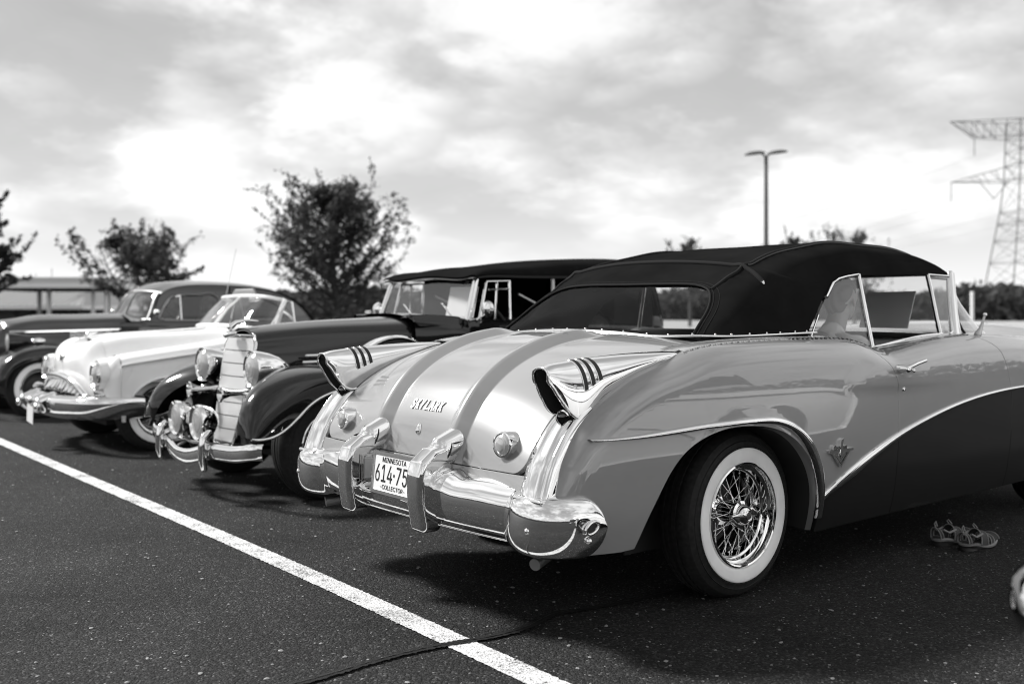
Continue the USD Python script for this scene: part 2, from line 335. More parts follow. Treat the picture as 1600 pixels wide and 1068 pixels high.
mat('line_paint', {'tc': ('texture_coordinate', {}), 'v': ('voronoi_texture', {'scale': 130.0}), 'n': ('noise_texture', {'scale': 120.0, 'detail': 6.0, 'roughness': .7}), 'n3': ('noise_texture', {'scale': 6.0, 'detail': 4.0}),
                   'ad': ('math', {'math_type': 'multiply_add', 'value2': .35}), 'r': ('rgb_ramp', {'ramp': [(.55, g(.05)), (.615, g(.34)), (.70, g(.56)), (.87, g(.64))]}),
                   'bu': ('bump', {'strength': .7, 'distance': .004, 'invert': True}), 'p': ('principled_bsdf', {'roughness': .75, 'specular_ior_level': .3})},
    [('tc.object', 'v.vector'), ('tc.object', 'n.vector'), ('tc.object', 'n3.vector'), ('n3.fac', 'ad.value1'), ('n.fac', 'ad.value3'), ('ad.value', 'r.fac'), ('r.color', 'p.base_color'), ('v.distance', 'bu.height'), ('bu.normal', 'p.normal')])
mat('tar', {'tc': ('texture_coordinate', {}), 'n': ('noise_texture', {'scale': 40.0, 'detail': 5.0}), 'r': ('rgb_ramp', {'ramp': [(.3, g(.013)), (.7, g(.019))]}),
            'bu': ('bump', {'strength': .3, 'distance': .004}), 'p': ('principled_bsdf', {'roughness': .7, 'specular_ior_level': .12})},
    [('tc.object', 'n.vector'), ('n.fac', 'r.fac'), ('r.color', 'p.base_color'), ('n.fac', 'bu.height'), ('bu.normal', 'p.normal')])
mat('chips', {'o': ('geometry', {}), 'r': ('rgb_ramp', {'ramp': [(0, g(.22)), (.5, g(.5)), (1, g(.8))]}), 'p': ('principled_bsdf', {'roughness': .7})}, [('o.random_per_island', 'r.fac'), ('r.color', 'p.base_color')])
plain('grass', .075, .9); 

gx = np.r_[-900, -300, -100, -40, np.arange(-20, 41, 4), 60, 120, 300, 900]
gy = np.r_[-900, -300, -100, -40, np.arange(-20, 61, 4), 90, 160, 300, 900]
GX, GY = np.meshgrid(gx, gy, indexing='ij')
obj('asphalt_ground', grid(np.stack([GX, GY, 0 * GX], -1)), 'asphalt', kind='structure', smooth=False)

def strip(path, w0, w1, z, n, jit, seed, jf=.03):   # flat strip with uneven edges
    r_ = np.random.default_rng(seed); p = spline(path, n) if len(path) > 2 else np.linspace(path[0], path[1], n)
    t = np.gradient(p, axis=0); t /= np.linalg.norm(t, axis=1, keepdims=True); q = np.c_[-t[:, 1], t[:, 0]]
    w = np.linspace(w0, w1, n)[:, None] if np.ndim(w0) == 0 else w0
    a = p + q * (w + r_.normal(0, jit, (n, 1))); b = p - q * (w + r_.normal(0, jit, (n, 1)))
    return grid(np.stack([np.c_[a, np.full(n, z)], np.c_[p, np.full(n, z)], np.c_[b, np.full(n, z)]], 1))
obj('stall_line', strip([(-1.332, -3.6), (-1.270, -1.05), (-1.237, .5), (-1.228, 3.5), (-1.226, 6.6), (-1.20, 26.0)], .056, .056, .004, 2400, .0022, 1), 'line_paint', kind='structure', smooth=False)
CR = [(-2.7, -.60), (-2.2, -.54), (-1.88, -.56), (-1.66, -.547), (-1.5, -.539), (-1.3, -.559), (-1.15, -.59), (-.93, -.581), (-.76, -.534), (-.67, -.551), (-.49, -.586), (-.17, -.61), (.2, -.58)]
obj('tar_seal', strip(CR, .024, .016, .0075, 300, .003, 2), 'tar', kind='structure', smooth=False)
obj('pavement_crack', strip(CR, .0026, .0014, .0105, 320, .002, 3), 'black', kind='structure', smooth=False)
# stone chips lying loose on the asphalt
rs = np.random.default_rng(11); V, F = [], []
ico = trimesh.creation.icosphere(0); iv, jf_ = np.array(ico.vertices), np.array(ico.faces)
for k in range(7000):
    d = 1.6 + 10 * rs.random() ** 1.5; a = rs.uniform(-36, 36)
    x, y = CAM[0] + d * cos(AZ + math.radians(a)), CAM[1] + d * sin(AZ + math.radians(a))
    s = rs.choice([.0015, .0022, .0034, .0052, .0078], p=[.38, .28, .21, .095, .035])
    q = iv * s * np.array([rs.uniform(.8, 1.6), rs.uniform(.7, 1.3), .45]) * rs.uniform(.8, 1.2, (12, 1))
    V.append(q @ rot([0, 0, 1], rs.uniform(0, 360)).T + [x, y, s * .3 + (.004 if abs(x + 1.245) < .058 else 0)]); F.append(jf_ + 12 * k)
obj('stone_chips', (np.vstack(V), np.vstack(F)), 'chips', smooth=False, kind='stuff', label='small pale stone chips scattered loose over the dark asphalt', category='stone chips')

# ------------------------------------------------------------------ the grey convertible: origin under its rear axle, +x forward, +y its left
CAR = thing('convertible_car', 'grey two-tone convertible with black cloth top and chrome tail fins, nearest the camera', 'car', (0, 0, 0))
GAPC = curve([(-1.20, .30), (-1.135, .46), (-1.115, .532), (-1.10, .577), (-1.082, .624), (-1.062, .671), (-1.032, .712), (-.995, .758), (-.943, .807), (-.873, .857), (-.815, .893), (-.766, .917), (-.681, .955), (-.602, .980), (-.505, 1.003), (-.391, 1.037)])
TOPC = curve([(-.391, 1.037), (-.3, 1.054), (-.2, 1.064), (0, 1.073), (.3, 1.078), (.6, 1.077), (.75, 1.070), (.85, 1.052), (.95, 1.024), (1.02, 1.014), (1.12, 1.020), (1.35, 1.042), (1.6, 1.062), (1.9, 1.074), (2.1, 1.072), (2.4, 1.06), (3.0, 1.03), (3.9, .95), (4.1, .92)])
def ztop(x): return np.where(x < -.391, GAPC(np.minimum(x, -.391)), TOPC(np.maximum(x, -.391)))
tx = np.r_[np.linspace(-1.2, -.4, 320), np.linspace(-.39, 4.1, 450)]; tz = ztop(tx)
from scipy.spatial import cKDTree
TT = cKDTree(np.c_[tx, tz])
sx_ = np.array([-1.25, -1.1, -.95, -.7, -.35, 0, .4, .9, 1.5, 2.1, 2.7, 3.3, 3.8, 4.2])
sz_ = np.array([.15, .3, .45, .6, .75, .9, 1.0, 1.1])
plan = np.array([.885, .915, .942, .962, .976, .982, .984, .982, .983, .984, .98, .965, .93, .86])
prof = np.array([-.085, -.035, -.012, -.002, 0, -.008, -.022, -.045])
YS = RectBivariateSpline(sx_, sz_, plan[:, None] + prof[None, :])
SC = np.array([(1.05, 1.03), (.95, 1.02), (.8, 1.0), (.684, .964), (.60, .922), (.556, .875), (.572, .835), (.64, .815), (.8, .80), (1.0, .79)])
SCP = Polygon(np.vstack([spline(SC, 60), [(1.9, .78), (1.9, 1.05)]]))
shapely.prepare(SCP)
def side(x, z):
    x, z = np.asarray(x, float), np.asarray(z, float)
    sh = x.shape; X, Z = x.ravel(), z.ravel()
    d = np.minimum(TT.query(np.c_[X, Z])[0], 9); d = np.where(Z > ztop(X), 0, d); d = np.maximum(d, 8e-4)
    R = .105
    t = np.clip(1 - d / R, 0, 1)
    y = YS.ev(X, Z) - .112 * (1 - np.sqrt(np.maximum(1 - t * t, 0)))
    pt = shapely.points(X, Z); ds = shapely.distance(pt, SCP.exterior) * np.where(shapely.contains_xy(SCP, X, Z), 1, -1)
    fade = smoothstep(.79, .86, Z) * (1 - smoothstep(1.0, 1.7, X))
    y += .013 * smoothstep(-.012, .085, ds) * fade
    ra = np.hypot(X + .14, Z - .32); y += .008 * smoothstep(.50, .44, ra) * (Z > .3)      # flare round the rear arch
    return np.stack([X, -y, Z], -1).reshape(*sh, 3)
ARCH = spline([(-.735, .33), (-.69, .42), (-.625, .525), (-.569, .602), (-.48, .675), (-.33, .730), (-.132, .740), (.036, .716), (.20, .645), (.315, .54), (.37, .43), (.385, .33), (.388, .24)], 70)
SPEAR_LO = spline([(.352, .331), (.386, .362), (.53, .42), (.686, .477), (.956, .582), (1.21, .652), (1.588, .722), (2.0, .762), (2.4, .775), (2.9, .76), (3.3, .72)], 60)
SPEAR_UP = spline([(.372, .395), (.45, .432), (.55, .477), (.756, .556), (.948, .615), (1.21, .676), (1.588, .741), (2.0, .779), (2.4, .790), (2.9, .775), (3.3, .735)], 60)
rings = []
gapline = np.c_[tx, tz]; tg = np.gradient(gapline, axis=0); tg /= np.linalg.norm(tg, axis=1, keepdims=True); nrm = np.c_[tg[:, 1], -tg[:, 0]]
dens = np.r_[0, np.cumsum(np.linalg.norm(np.diff(gapline, axis=0), axis=1))]; pick = [np.argmin(abs(dens - s)) for s in np.arange(0, dens[-1], .014)]
for th in np.radians([4, 9, 15, 22, 30, 39, 49, 60, 72, 85]): rings.append((gapline + nrm * .105 * (1 - cos(th)))[pick])
RINGS = np.vstack(rings)
topl = gapline[(tx > -1.137)]
outline = Polygon(np.vstack([topl, [(4.1, .25), (.388, .235)], ARCH[::-1], [(-.80, .327), (-.95, .335), (-1.09, .345), (-1.14, .40), (-1.145, .455)]])).buffer(0)
gapw = .0028
doorgap = LineString(spline([(.80, 1.09), (.833, 1.04), (.875, 1.0), (.925, .955), (.983, .852), (1.0, .73), (1.0, .609), (1.0, .40), (1.0, .2)], 60))
doorfrt = LineString(spline([(1.86, 1.10), (1.93, 1.064), (2.065, .983), (2.13, .85), (2.156, .70), (2.158, .52), (2.15, .2)], 50))
lower = Polygon(np.vstack([SPEAR_UP, [(4.2, .6), (4.2, .1), (.34, .1)]]))
upper_all = outline.difference(lower)
low_all = outline.intersection(lower)
cuts = doorgap.buffer(gapw).union(doorfrt.buffer(gapw))
def pieces(shape):
    q = shape.difference(cuts); q = list(q.geoms) if hasattr(q, 'geoms') else [q]
    q = [a for a in q if a.area > .01]; q.sort(key=lambda a: a.centroid.x); return q
fender_arch = Point(3.10, .34).buffer(.42, 32).union(sbox(2.68, -.2, 3.52, .34))
side_mesh = {}
ups = pieces(upper_all); lows = pieces(low_all.difference(fender_arch))
for nm, q, m_ in [('quarter_panel', ups[0], 'grey_paint'), ('door_skin', ups[1], 'grey_paint'), ('front_fender', ups[2].difference(fender_arch), 'grey_paint'),
                  ('sill_panel', lows[0], 'dark_paint'), ('door_lower', lows[1], 'dark_paint'), ('fender_lower', lows[2], 'dark_paint')]:
    sp = .022 if nm in ('quarter_panel', 'door_skin') else .035
    me = surf(side, q, sp, RINGS, edge=.010 if sp < .03 else .016, lip=.018, flip=False, h=1.2e-3)
    me = (me[0], me[1], me[2] * np.sign((me[2][:, 1] * -1).mean()))
    side_mesh[nm] = me
door = {}
for s in (1, -1):
    for nm, me in side_mesh.items():
        q = me if s > 0 else mirror(me)
        pr = {'door_skin': 'door', 'door_lower': 'door_lower'}.get(nm, nm)
        if nm == 'door_lower': obj('lower_door_panel', q, 'dark_paint', door[s], label='dark lower door panel below the chrome spear')
        else:
            p = obj(pr, q, 'dark_paint' if nm in ('sill_panel', 'fender_lower') else 'grey_paint', CAR)
            if nm == 'door_skin': door[s] = p
# the flat top of the fenders and doors, from the crown inwards
def cap_pts(x0, x1, n, yin):
    x = np.linspace(x0, x1, n); z = ztop(x); yo = -side(x, z - 1e-4)[:, 1]
    rows = []
    y2 = -side(x, z - .007)[:, 1]; rows.append(np.stack([x, -y2 + .001, z - .010], -1))
    for t in np.linspace(0, 1, 7): rows.append(np.stack([x, -(yo - .004 - (yo - .004 - yin(x)) * t), z - .0006 + .004 * np.sin(PI * t) + .004 * t], -1))
    return np.stack(rows, 1)
cap_mesh = grid(cap_pts(-.385, 4.08, 220, lambda x: np.where(x < 2.15, .735, .735 - .45 * smoothstep(2.1, 2.5, x))))
for s in (1, -1): obj('fender_top', cap_mesh if s > 0 else mirror(cap_mesh), 'grey_paint', CAR, smooth=True)
# deck: trunk lid, filler panel, valance
DC = np.array([(-.10, 1.104), (-.16, 1.102), (-.32, 1.095), (-.476, 1.080), (-.60, 1.058), (-.70, 1.027), (-.80, .984), (-.88, .934), (-.95, .873), (-1.005, .80), (-1.04, .735), (-1.062, .67), (-1.077, .61), (-1.088, .55), (-1.09, .48)])
DE = np.array([(-.02, 1.064), (-.08, 1.061), (-.24, 1.050), (-.40, 1.028), (-.52, 1.005), (-.62, .978), (-.72, .943), (-.81, .902), (-.895, .850), (-.965, .790), (-1.012, .738), (-1.055, .680), (-1.085, .62), (-1.105, .56), (-1.12, .49)])
dl = np.r_[0, np.cumsum(np.linalg.norm(np.diff(DC, axis=0), axis=1))]
ys = np.array([-.76, -.68, -.58, -.45, -.30, -.15, 0, .15, .30, .45, .58, .68, .76])
wgt = np.minimum(np.abs(ys) / .72, 1.06) ** 2.6
dnet = np.stack([np.c_[DC[:, 0] * (1 - w) + DE[:, 0] * w, np.full(len(DC), y), DC[:, 1] * (1 - w) + DE[:, 1] * w] for y, w in zip(ys, wgt)], 0)
DECK = Net(dnet, ys, dl)
def deck(u, v):
    u = np.asarray(u, float); v = np.asarray(v, float); p = DECK(u, v); h = 1e-3
    n = np.cross(DECK(u + h, v) - p, DECK(u, v + h) - p); n /= np.linalg.norm(n, axis=-1, keepdims=True); n *= -np.sign(n[..., :1] * .6 - n[..., 2:] * .8 + 1e-9)
    n = np.where((n @ np.array([-.6, 0, .8]))[..., None] < 0, -n, n)
    c = .275 + .02 * smoothstep(.5, 0, v); dd = np.abs(np.abs(u) - c)
    tq = np.clip(1 - dd / .072, 0, 1); rise = .042 * np.where(tq > .75, .75 - .0 + (tq - .75) - (tq - .75) ** 2 * 2, np.where(tq < .12, tq * tq / .24 + .0, tq - .06)) * 1.0; rise = rise * smoothstep(.16, .34, v) * (1 - smoothstep(1.20, 1.30, v) * .3)
    return p + n * rise[..., None]
vat = lambda x: np.interp(-x, -DC[:, 0], dl)
lid_v0, lid_v1 = .175, dl[12] + .01
hw = lambda v: .725 + 0 * v
def band(v0, v1, w0=.727, w1=.727, r=.05):
    q = Polygon([(-w0, v0), (w0, v0), (w1, v1), (-w1, v1)]); return q.buffer(-r).buffer(r) if r else q
ribx = np.array([(s * a, v) for s in (-1, 1) for v in np.arange(.12, 1.4, .02) for a in np.arange(.19, .372, .0105)])
LID = obj('trunk_lid', surf(deck, band(lid_v0, lid_v1, .715, .722, .06), .024, ribx, edge=.012, lip=.02), 'grey_paint', CAR)
obj('deck_filler_panel', surf(deck, Polygon([(-.76, 0.0), (.76, 0.0), (.76, lid_v0 + .25), (.727, lid_v0 + .25), (.72, lid_v0 + .06), (.66, lid_v0 - .006), (-.66, lid_v0 - .006), (-.72, lid_v0 + .06), (-.727, lid_v0 + .25), (-.76, lid_v0 + .25)]), .03, None, edge=.015, lip=.02), 'grey_paint', CAR)
obj('rear_valance', surf(deck, Polygon([(-.74, lid_v1 + .007), (.74, lid_v1 + .007), (.74, dl[-1]), (-.74, dl[-1])]), .03, None, edge=.015, lip=.02), 'grey_paint', CAR)
obj('deck_liner', DECK_IN := (lambda q: (q[0] - np.array([-.012, 0, .022]), q[1]))(DECK.mesh(40, 60)), 'black', CAR, smooth=True)
# keyhole cover and letters on the lid
def on_deck(px_y, v):
    p = deck(np.array([px_y]), np.array([v]))[0]; h = 1e-3
    a = deck(np.array([px_y - h]), np.array([v]))[0] - p; b = deck(np.array([px_y]), np.array([v - h]))[0] - p
    a /= np.linalg.norm(a); b /= np.linalg.norm(b); n = np.cross(a, b); n /= np.linalg.norm(n); return p, np.stack([a, np.cross(n, a), n], 1)
def v_of_z(z): return np.interp(-z, -DC[:, 1], dl)
p, R = on_deck(0, v_of_z(.70)); 
drop = lathe([(0, .012), (.006, .0115), (.011, .009), (.0145, .004), (.0155, 0)], 24, 'z'); dv = drop[0].copy(); dv[:, 1] *= np.where(dv[:, 1] > 0, 2.0, 1.15); dv[:, 0] *= np.where(dv[:, 1] > 0, 1 - .45 * dv[:, 1] / .031, 1)
obj('lock_cover', move((dv, drop[1]), p, R), 'chrome', LID, smooth=True)
word = 'SKYLARK'
p, R = on_deck(0, v_of_z(.798)); off = -.101
for i, ch in enumerate(word):
    obj('letter', letters(ch, .044, .004, R, p + R @ np.array([off + i * .0335, -.018, .001]), bold=True, width=.026, slant=.22), 'bright_trim', LID, smooth=False)
# tail fins in chrome with their lamps
def fin_net():
    xs = np.array([-1.07, -1.03, -.98, -.92, -.85, -.75, -.65, -.55, -.46, -.40, -.365])
    zt = np.array([.994, 1.006, 1.012, 1.018, 1.023, 1.029, 1.034, 1.037, 1.0385, 1.037, 1.033])
    zo = np.array([.955, .895, .835, .812, .868, .918, .955, .985, 1.012, 1.024, 1.029])      # outer edge along the fender gap
    yo = np.array([-.836, -.846, -.856, -.862, -.862, -.862, -.862, -.861, -.858, -.850, -.838])
    zi = np.array([.955, .895, .835, .825, .868, .920, .960, .992, 1.014, 1.022, 1.028])
    yi = np.array([-.758, -.748, -.738, -.730, -.726, -.724, -.724, -.728, -.742, -.768, -.800])
    w = np.array([.040, .052, .062, .068, .071, .073, .073, .070, .060, .045, .026])
    rows = []
    for i in range(len(xs)):
        c = -.797 - .008 * (i > 8) * (i - 8); t = zt[i]; W = w[i]; hgt = t - max(zo[i], zi[i])
        rows.append([(xs[i], yo[i], zo[i]), (xs[i], c - W * 1.0, zo[i] + (t - zo[i]) * .42), (xs[i], c - W * .86, zo[i] + (t - zo[i]) * .74), (xs[i], c - W * .48, t - .06 * (t - zo[i])), (xs[i], c, t),
                     (xs[i], c + W * .48, t - .06 * (t - zi[i])), (xs[i], c + W * .86, zi[i] + (t - zi[i]) * .74), (xs[i], c + W, zi[i] + (t - zi[i]) * .42), (xs[i], yi[i], zi[i])])
    return Net(rows, np.r_[0, np.cumsum(np.diff(xs))], np.arange(9))
FIN = fin_net()
fin = FIN.mesh(110, 60)
fin_edge = FIN(np.zeros(40), np.linspace(0, 8, 40)); 
def low_edge(k0, k1, side_v, n=14): return FIN(np.linspace(k0, k1, n), np.full(n, side_v))
mouth = np.vstack([FIN(np.linspace(.15, 0, 10), np.zeros(10)), fin_edge, FIN(np.linspace(0, .15, 10), np.full(10, 8.0))])
hood_in = FIN.mesh(30, 40, u=(0.0, .16)); 
gl = np.c_[GAPC.x, GAPC(GAPC.x)]
sl = spline([(-.885, .842), (-.943, .800), (-.995, .75), (-1.035, .698), (-1.066, .65), (-1.088, .60), (-1.106, .55), (-1.112, .528)], 40)
sn = np.gradient(sl, axis=0); sn /= np.linalg.norm(sn, axis=1, keepdims=True); snn = np.c_[-np.abs(sn[:, 1]) * 1, np.abs(sn[:, 0])]
rowsS = []
for i, (a, b) in enumerate(zip(sl, snn)):
    t = i / 39; wl, wr = -.868 - .015 * t, -.732
    prof_s = [(0, -.03), (.0, .002), (.05, .014), (.12, .018), (.17, .015), (.26, .024), (.40, .0275), (.55, .028), (.70, .025), (.80, .021), (.90, .016), (.97, .006), (1, -.012), (1.0, -.03), (1.0, -.05)]
    rowsS.append([(a[0] + b[0] * h * 1.1, wl + (wr - wl) * f_, a[1] + b[1] * h * 1.1) for f_, h in prof_s])
SN = Net(rowsS, np.linspace(0, 1, 40), np.r_[np.linspace(0, 1, 13), 1.1, 1.2]); strip_m = SN.mesh(60, 70)
foot_ = [rbox(-1.150, -1.075, -.886, -.732, .528, .546, .008)]
for s in (1, -1):
    mm_ = (lambda q: q) if s > 0 else mirror
    T_ = obj('tail_fin', mm_(fin), 'chrome', CAR, smooth=True, label='chrome tail fin housing with slots and round lamp')
    obj('mouth_rim', mm_(tube(spline(mouth, 90), .006, 8)), 'chrome', T_, smooth=True)
    inner = FIN(np.full(30, .05), np.linspace(0, 8, 30)); back = np.stack([inner + [0, 0, 0], inner * [1, .55, 1] + [.03, -.797 * .45, -.004], np.tile([-.93, -.797, .90], (30, 1))], 0)
    obj('lamp_cavity', mm_(grid(np.stack([FIN(np.full(30, u_), np.linspace(0, 8, 30)) * [1, .97, 1] + [.002, -.797 * .03, -.004] for u_ in np.linspace(0.01, .19, 8)], 0))), 'lens_dark', T_, smooth=True)
    obj('lamp_back', mm_(rbox(-.93, -.90, -.842, -.752, .82, .965, .012)), 'black', T_)
    obj('lamp_divider', mm_(chain([(-.985, -.797, .975), (-.965, -.797, .86)], .006)), 'satin_metal', T_)
    o_ = np.array([-.958, -.797, .802]); Rl = frame(z=(-.93, 0, -.12))
    L_ = obj('round_lens', mm_(move(lathe([(.031, -.03), (.031, 0), (.028, .008), (.018, .014), (0, .016)], 28, 'z'), o_, Rl)), 'lens_dark', T_, smooth=40)
    obj('lens_ring', mm_(move(lathe([(.031, -.02), (.038, -.004), (.039, .004), (.034, .006), (.030, .001)], 32, 'z'), o_, Rl)), 'chrome', L_, smooth=40)
    obj('fin_strip', mm_(strip_m), 'chrome', T_, smooth=50)
    for fo in foot_: obj('strip_foot', mm_(fo), 'chrome', T_)
    for k in range(3):
        xs_ = .135 + .034 * k
        Us, Vs = np.meshgrid(np.linspace(xs_, xs_ + .016, 4), np.linspace(1.15, 6.85, 44), indexing='ij')
        Us = Us + .0045 * np.abs(4 - Vs) ** 1.3
        P_ = FIN(Us, Vs); P_ = P_ + (P_ - np.array([0, -.797, .93]) * [0, 1, 1] - P_ * [1, 0, 0]) * .022
        obj('fin_slot', mm_(grid(P_)), 'black', T_, smooth=True)
        vv_ = np.linspace(1.15, 6.85, 44); e_ = FIN(np.full(44, xs_ - .003) + .0045 * np.abs(4 - vv_) ** 1.3, vv_)
        obj('slot_bead', mm_(tube(e_, .0028, 6)), 'chrome', T_, smooth=True)
    obj('fin_gasket', mm_(tube(np.c_[tx[(tx > -1.13) & (tx < -.37)], np.full(((tx > -1.13) & (tx < -.37)).sum(), 0) - side(tx[(tx > -1.13) & (tx < -.37)], tz[(tx > -1.13) & (tx < -.37)] - 1e-4)[:, 1] * -1 + .004, tz[(tx > -1.13) & (tx < -.37)]][::4], .007, 6)), 'gasket', CAR)
    # backing below the fin, closing the fender
    bx = np.linspace(-1.13, -.39, 50); bz = GAPC(bx)
    obj('fin_base', mm_(grid(np.stack([np.c_[bx + .012, np.full(50, y_), bz - .014 - .02 * (abs(y_ + .79) > .06)] for y_ in (-.875, -.85, -.79, -.73, -.70)], 1))), 'black', CAR, smooth=True)
# rear bumper
yb = np.linspace(-.70, .70, 15)
sec = np.array([(.15, .575), (.10, .579), (.05, .572), (.018, .550), (.002, .515), (0, .475), (.006, .435), (.022, .400), (.05, .378), (.058, .366), (.072, .362), (.10, .372)])
bk_ = lambda y, z: z if z < .44 or abs(y) > .25 else .44 + (z - .44) * .22
BN = Net([[(-1.215 + .075 * (abs(y) / .7) ** 2.2 + a, y, bk_(y, z) - .012 * (abs(y) / .7) ** 2) for a, z in sec] for y in yb], yb, np.arange(12))
BUMP = obj('rear_bumper', BN.mesh(70, 60), 'chrome', CAR, smooth=True)
def end_cap():
    path = spline([(-1.135, -.665), (-1.166, -.73), (-1.178, -.80), (-1.160, -.88), (-1.105, -.945), (-1.03, -.982), (-.97, -.995), (-.935, -.998)], 60)
    tt = np.gradient(path, axis=0); tt /= np.linalg.norm(tt, axis=1, keepdims=True); nn_ = np.c_[tt[:, 1], -tt[:, 0]]; nn_ *= np.sign((nn_ @ np.array([-.7, -.7])))[:, None]
    s_ = np.linspace(0, 1, 60); endk = np.sqrt(np.clip(1 - ((s_ - .80) / .20).clip(0) ** 2.6, 0, 1)); frontk = 1 - .05 * (1 - smoothstep(0, .03, s_))
    a = np.linspace(-PI / 2, PI / 2, 40)
    rows = []
    for p_, q_, k, fk in zip(path, nn_, endk, frontk):
        hh = .110 * max(k, .02) * fk; dd = .085
        ca, sa = np.sign(np.cos(a)) * np.abs(np.cos(a)) ** .62, np.sin(a); sa = np.sign(sa) * np.abs(sa) ** .85
        rows.append(np.c_[p_[0] + q_[0] * dd * (ca - 1) * max(.45, k), p_[1] + q_[1] * dd * (ca - 1) * max(.45, k), .445 + hh * sa + 0 * a])
    R_ = np.array(rows); st = np.concatenate([R_[:1] * [1, 1, 1] + [.05, .012, 0], R_], 0); return grid(st)
cap_b = end_cap()
th = np.linspace(0, 2 * PI, 29)[:-1]
for s in (1, -1):
    mm_ = (lambda q: q) if s > 0 else mirror
    E_ = obj('bumper_end', mm_(cap_b), 'chrome', BUMP, smooth=50)
    ov = np.c_[-1.005 + .030 * np.cos(th), -.993 - .001 * np.sin(th), .452 + .020 * np.sin(th) + .25 * .03 * np.cos(th)]
    obj('oval_port', mm_(tube(ov, .0065, 8, closed=True)), 'chrome', E_, smooth=True)
    obj('port_cavity', mm_(prism(Polygon(ov[:, [0, 2]]).buffer(-.002), .006, XZ, (0, -.986, 0))), 'black', E_)
    for (bx_, by_, bz_) in ((-1.02, -.992, .408), (-1.170, -.842, .438)): obj('bumper_bolt', mm_(sphere((bx_, by_, bz_), .011, 8)), 'chrome', E_, smooth=True)
    # bumper guard: rounded post with an arm running back to the deck
    gy = -.268
    pp = [(-1.222, .372), (-1.238, .46), (-1.240, .56), (-1.226, .605), (-1.18, .640), (-1.105, .662)]
    post = manifold3d.Manifold.batch_boolean([hull([(a[0] + dx_, gy + dy, a[1] + dz_) for a in pp[i:i + 2] for dy in (-.026, .026) for dx_, dz_ in (((0, 0), (.045, 0)) if i < 3 else ((0, 0), (.03, -.03)))], .0255, 16) for i in range(5)], manifold3d.OpType.Add)
    G_ = obj('bumper_guard', (lambda q: q if s > 0 else mirror(q))(move(post)), 'chrome', BUMP, smooth=50)
    neck = chain([(-1.118, gy, .655), (-1.052, gy - .004, .680)], [.056, .060], 24)
    obj('guard_neck', mm_(move(neck)), 'chrome', G_, smooth=50)
    for xx, zz, rr in ((-1.122, .655, .0575), (-1.056, .679, .0615)):
        cc = np.c_[np.zeros(32), rr * np.cos(np.linspace(0, 2 * PI, 33)[:-1]), rr * np.sin(np.linspace(0, 2 * PI, 33)[:-1])] @ rot([0, 1, 0], 20).T + [xx, gy, zz]
        obj('guard_gasket', mm_(tube(cc, .0032, 6, closed=True)), 'gasket', G_, smooth=True)
    obj('guard_skirt', mm_(move(hull([(x_, gy + y_, z_) for x_, z_ in ((-1.20, .385), (-1.20, .60), (-1.12, .62), (-1.12, .40)) for y_ in (-.030, .030)], .018, 14))), 'chrome', G_, smooth=50)
# plate lamp and small badge on the inner face of the left guard
obj('guard_lamp', rbox(-1.19, -1.145, .268 - .060, .268 - .043, .485, .575, .006), 'lens_clear', BUMP)
obj('guard_lamp_bezel', join(*[move(tube(np.array([(-1.200, .207, .475), (-1.135, .207, .475), (-1.135, .207, .587), (-1.200, .207, .587)]), .005, 6, closed=True))]), 'chrome', BUMP)
obj('guard_badge', move(lathe([(0, .006), (.014, .005), (.016, 0)], 20, 'y'), (-1.165, .2005, .445), rot([0, 0, 1], 180)), 'satin_metal', BUMP)
# number plate
pl = thing('number_plate', 'white collector number plate between the chrome bumper guards of the grey convertible', 'number plate', (-1.215, -.062, .537))
PR = rot([0, 1, 0], 6) @ np.stack([[0, -1, 0], [0, 0, 1], [-1, 0, 0]], 1).astype(float)       # x right seen from behind, y up, z out
def on_plate(q, x, y, z): return move(q, PR @ np.array([x, y, z]), PR)
pb = sbox(-.152, -.077, .152, .077).buffer(-.012).buffer(.012, 6)
obj('plate', on_plate(prism(pb, .0015), 0, 0, 0), 'plate_white', pl, smooth=False)
obj('plate_frame', on_plate(prism(sbox(-.160, -.085, .160, .085).buffer(-.012).buffer(.012, 6).difference(sbox(-.147, -.072, .147, .072).buffer(-.008).buffer(.008)), .006), 0, 0, -.001), 'chrome', pl, smooth=False)
def ptext(t, h, x, y, w=None, bold=False):
    v, f = letters(t, h, .0012, np.eye(3), (0, 0, 0), bold, w); obj('lettering', on_plate((v, f), x, y, .0016), 'ink', pl, smooth=False)
ptext('MINNESOTA', .0205, .0, .044, .175)
ptext('614·75', .070, -.016, -.036, .235)
ptext('-COLLECTOR-', .0175, .0, -.064, .18)
obj('plate_bracket', rbox(-1.185, -1.15, -.16, .13, .44, .475, .006), 'chrome', BUMP)
# backup lamps
for s in (1, -1):
    mm_ = (lambda q: q) if s > 0 else mirror
    o_ = deck(np.array([-.592]), np.array([v_of_z(.72)]))[0]; o_ = np.array([o_[0] - .052, -.592, .703]); Rb = rot([0, 0, 1], 6) @ frame(z=(-1, 0, .08))
    B_ = obj('backup_lamp', mm_(move(lathe([(.036, -.11), (.047, -.085), (.051, -.05), (.051, -.012), (.048, -.002), (.042, 0), (.041, -.006)], 36, 'z'), o_, Rb)), 'chrome', CAR, smooth=40)
    obj('lamp_lens', mm_(move(lathe([(.041, -.006), (.036, .002), (.02, .007), (0, .008)], 28, 'z'), o_, Rb)), 'lens_clear', B_, smooth=True)
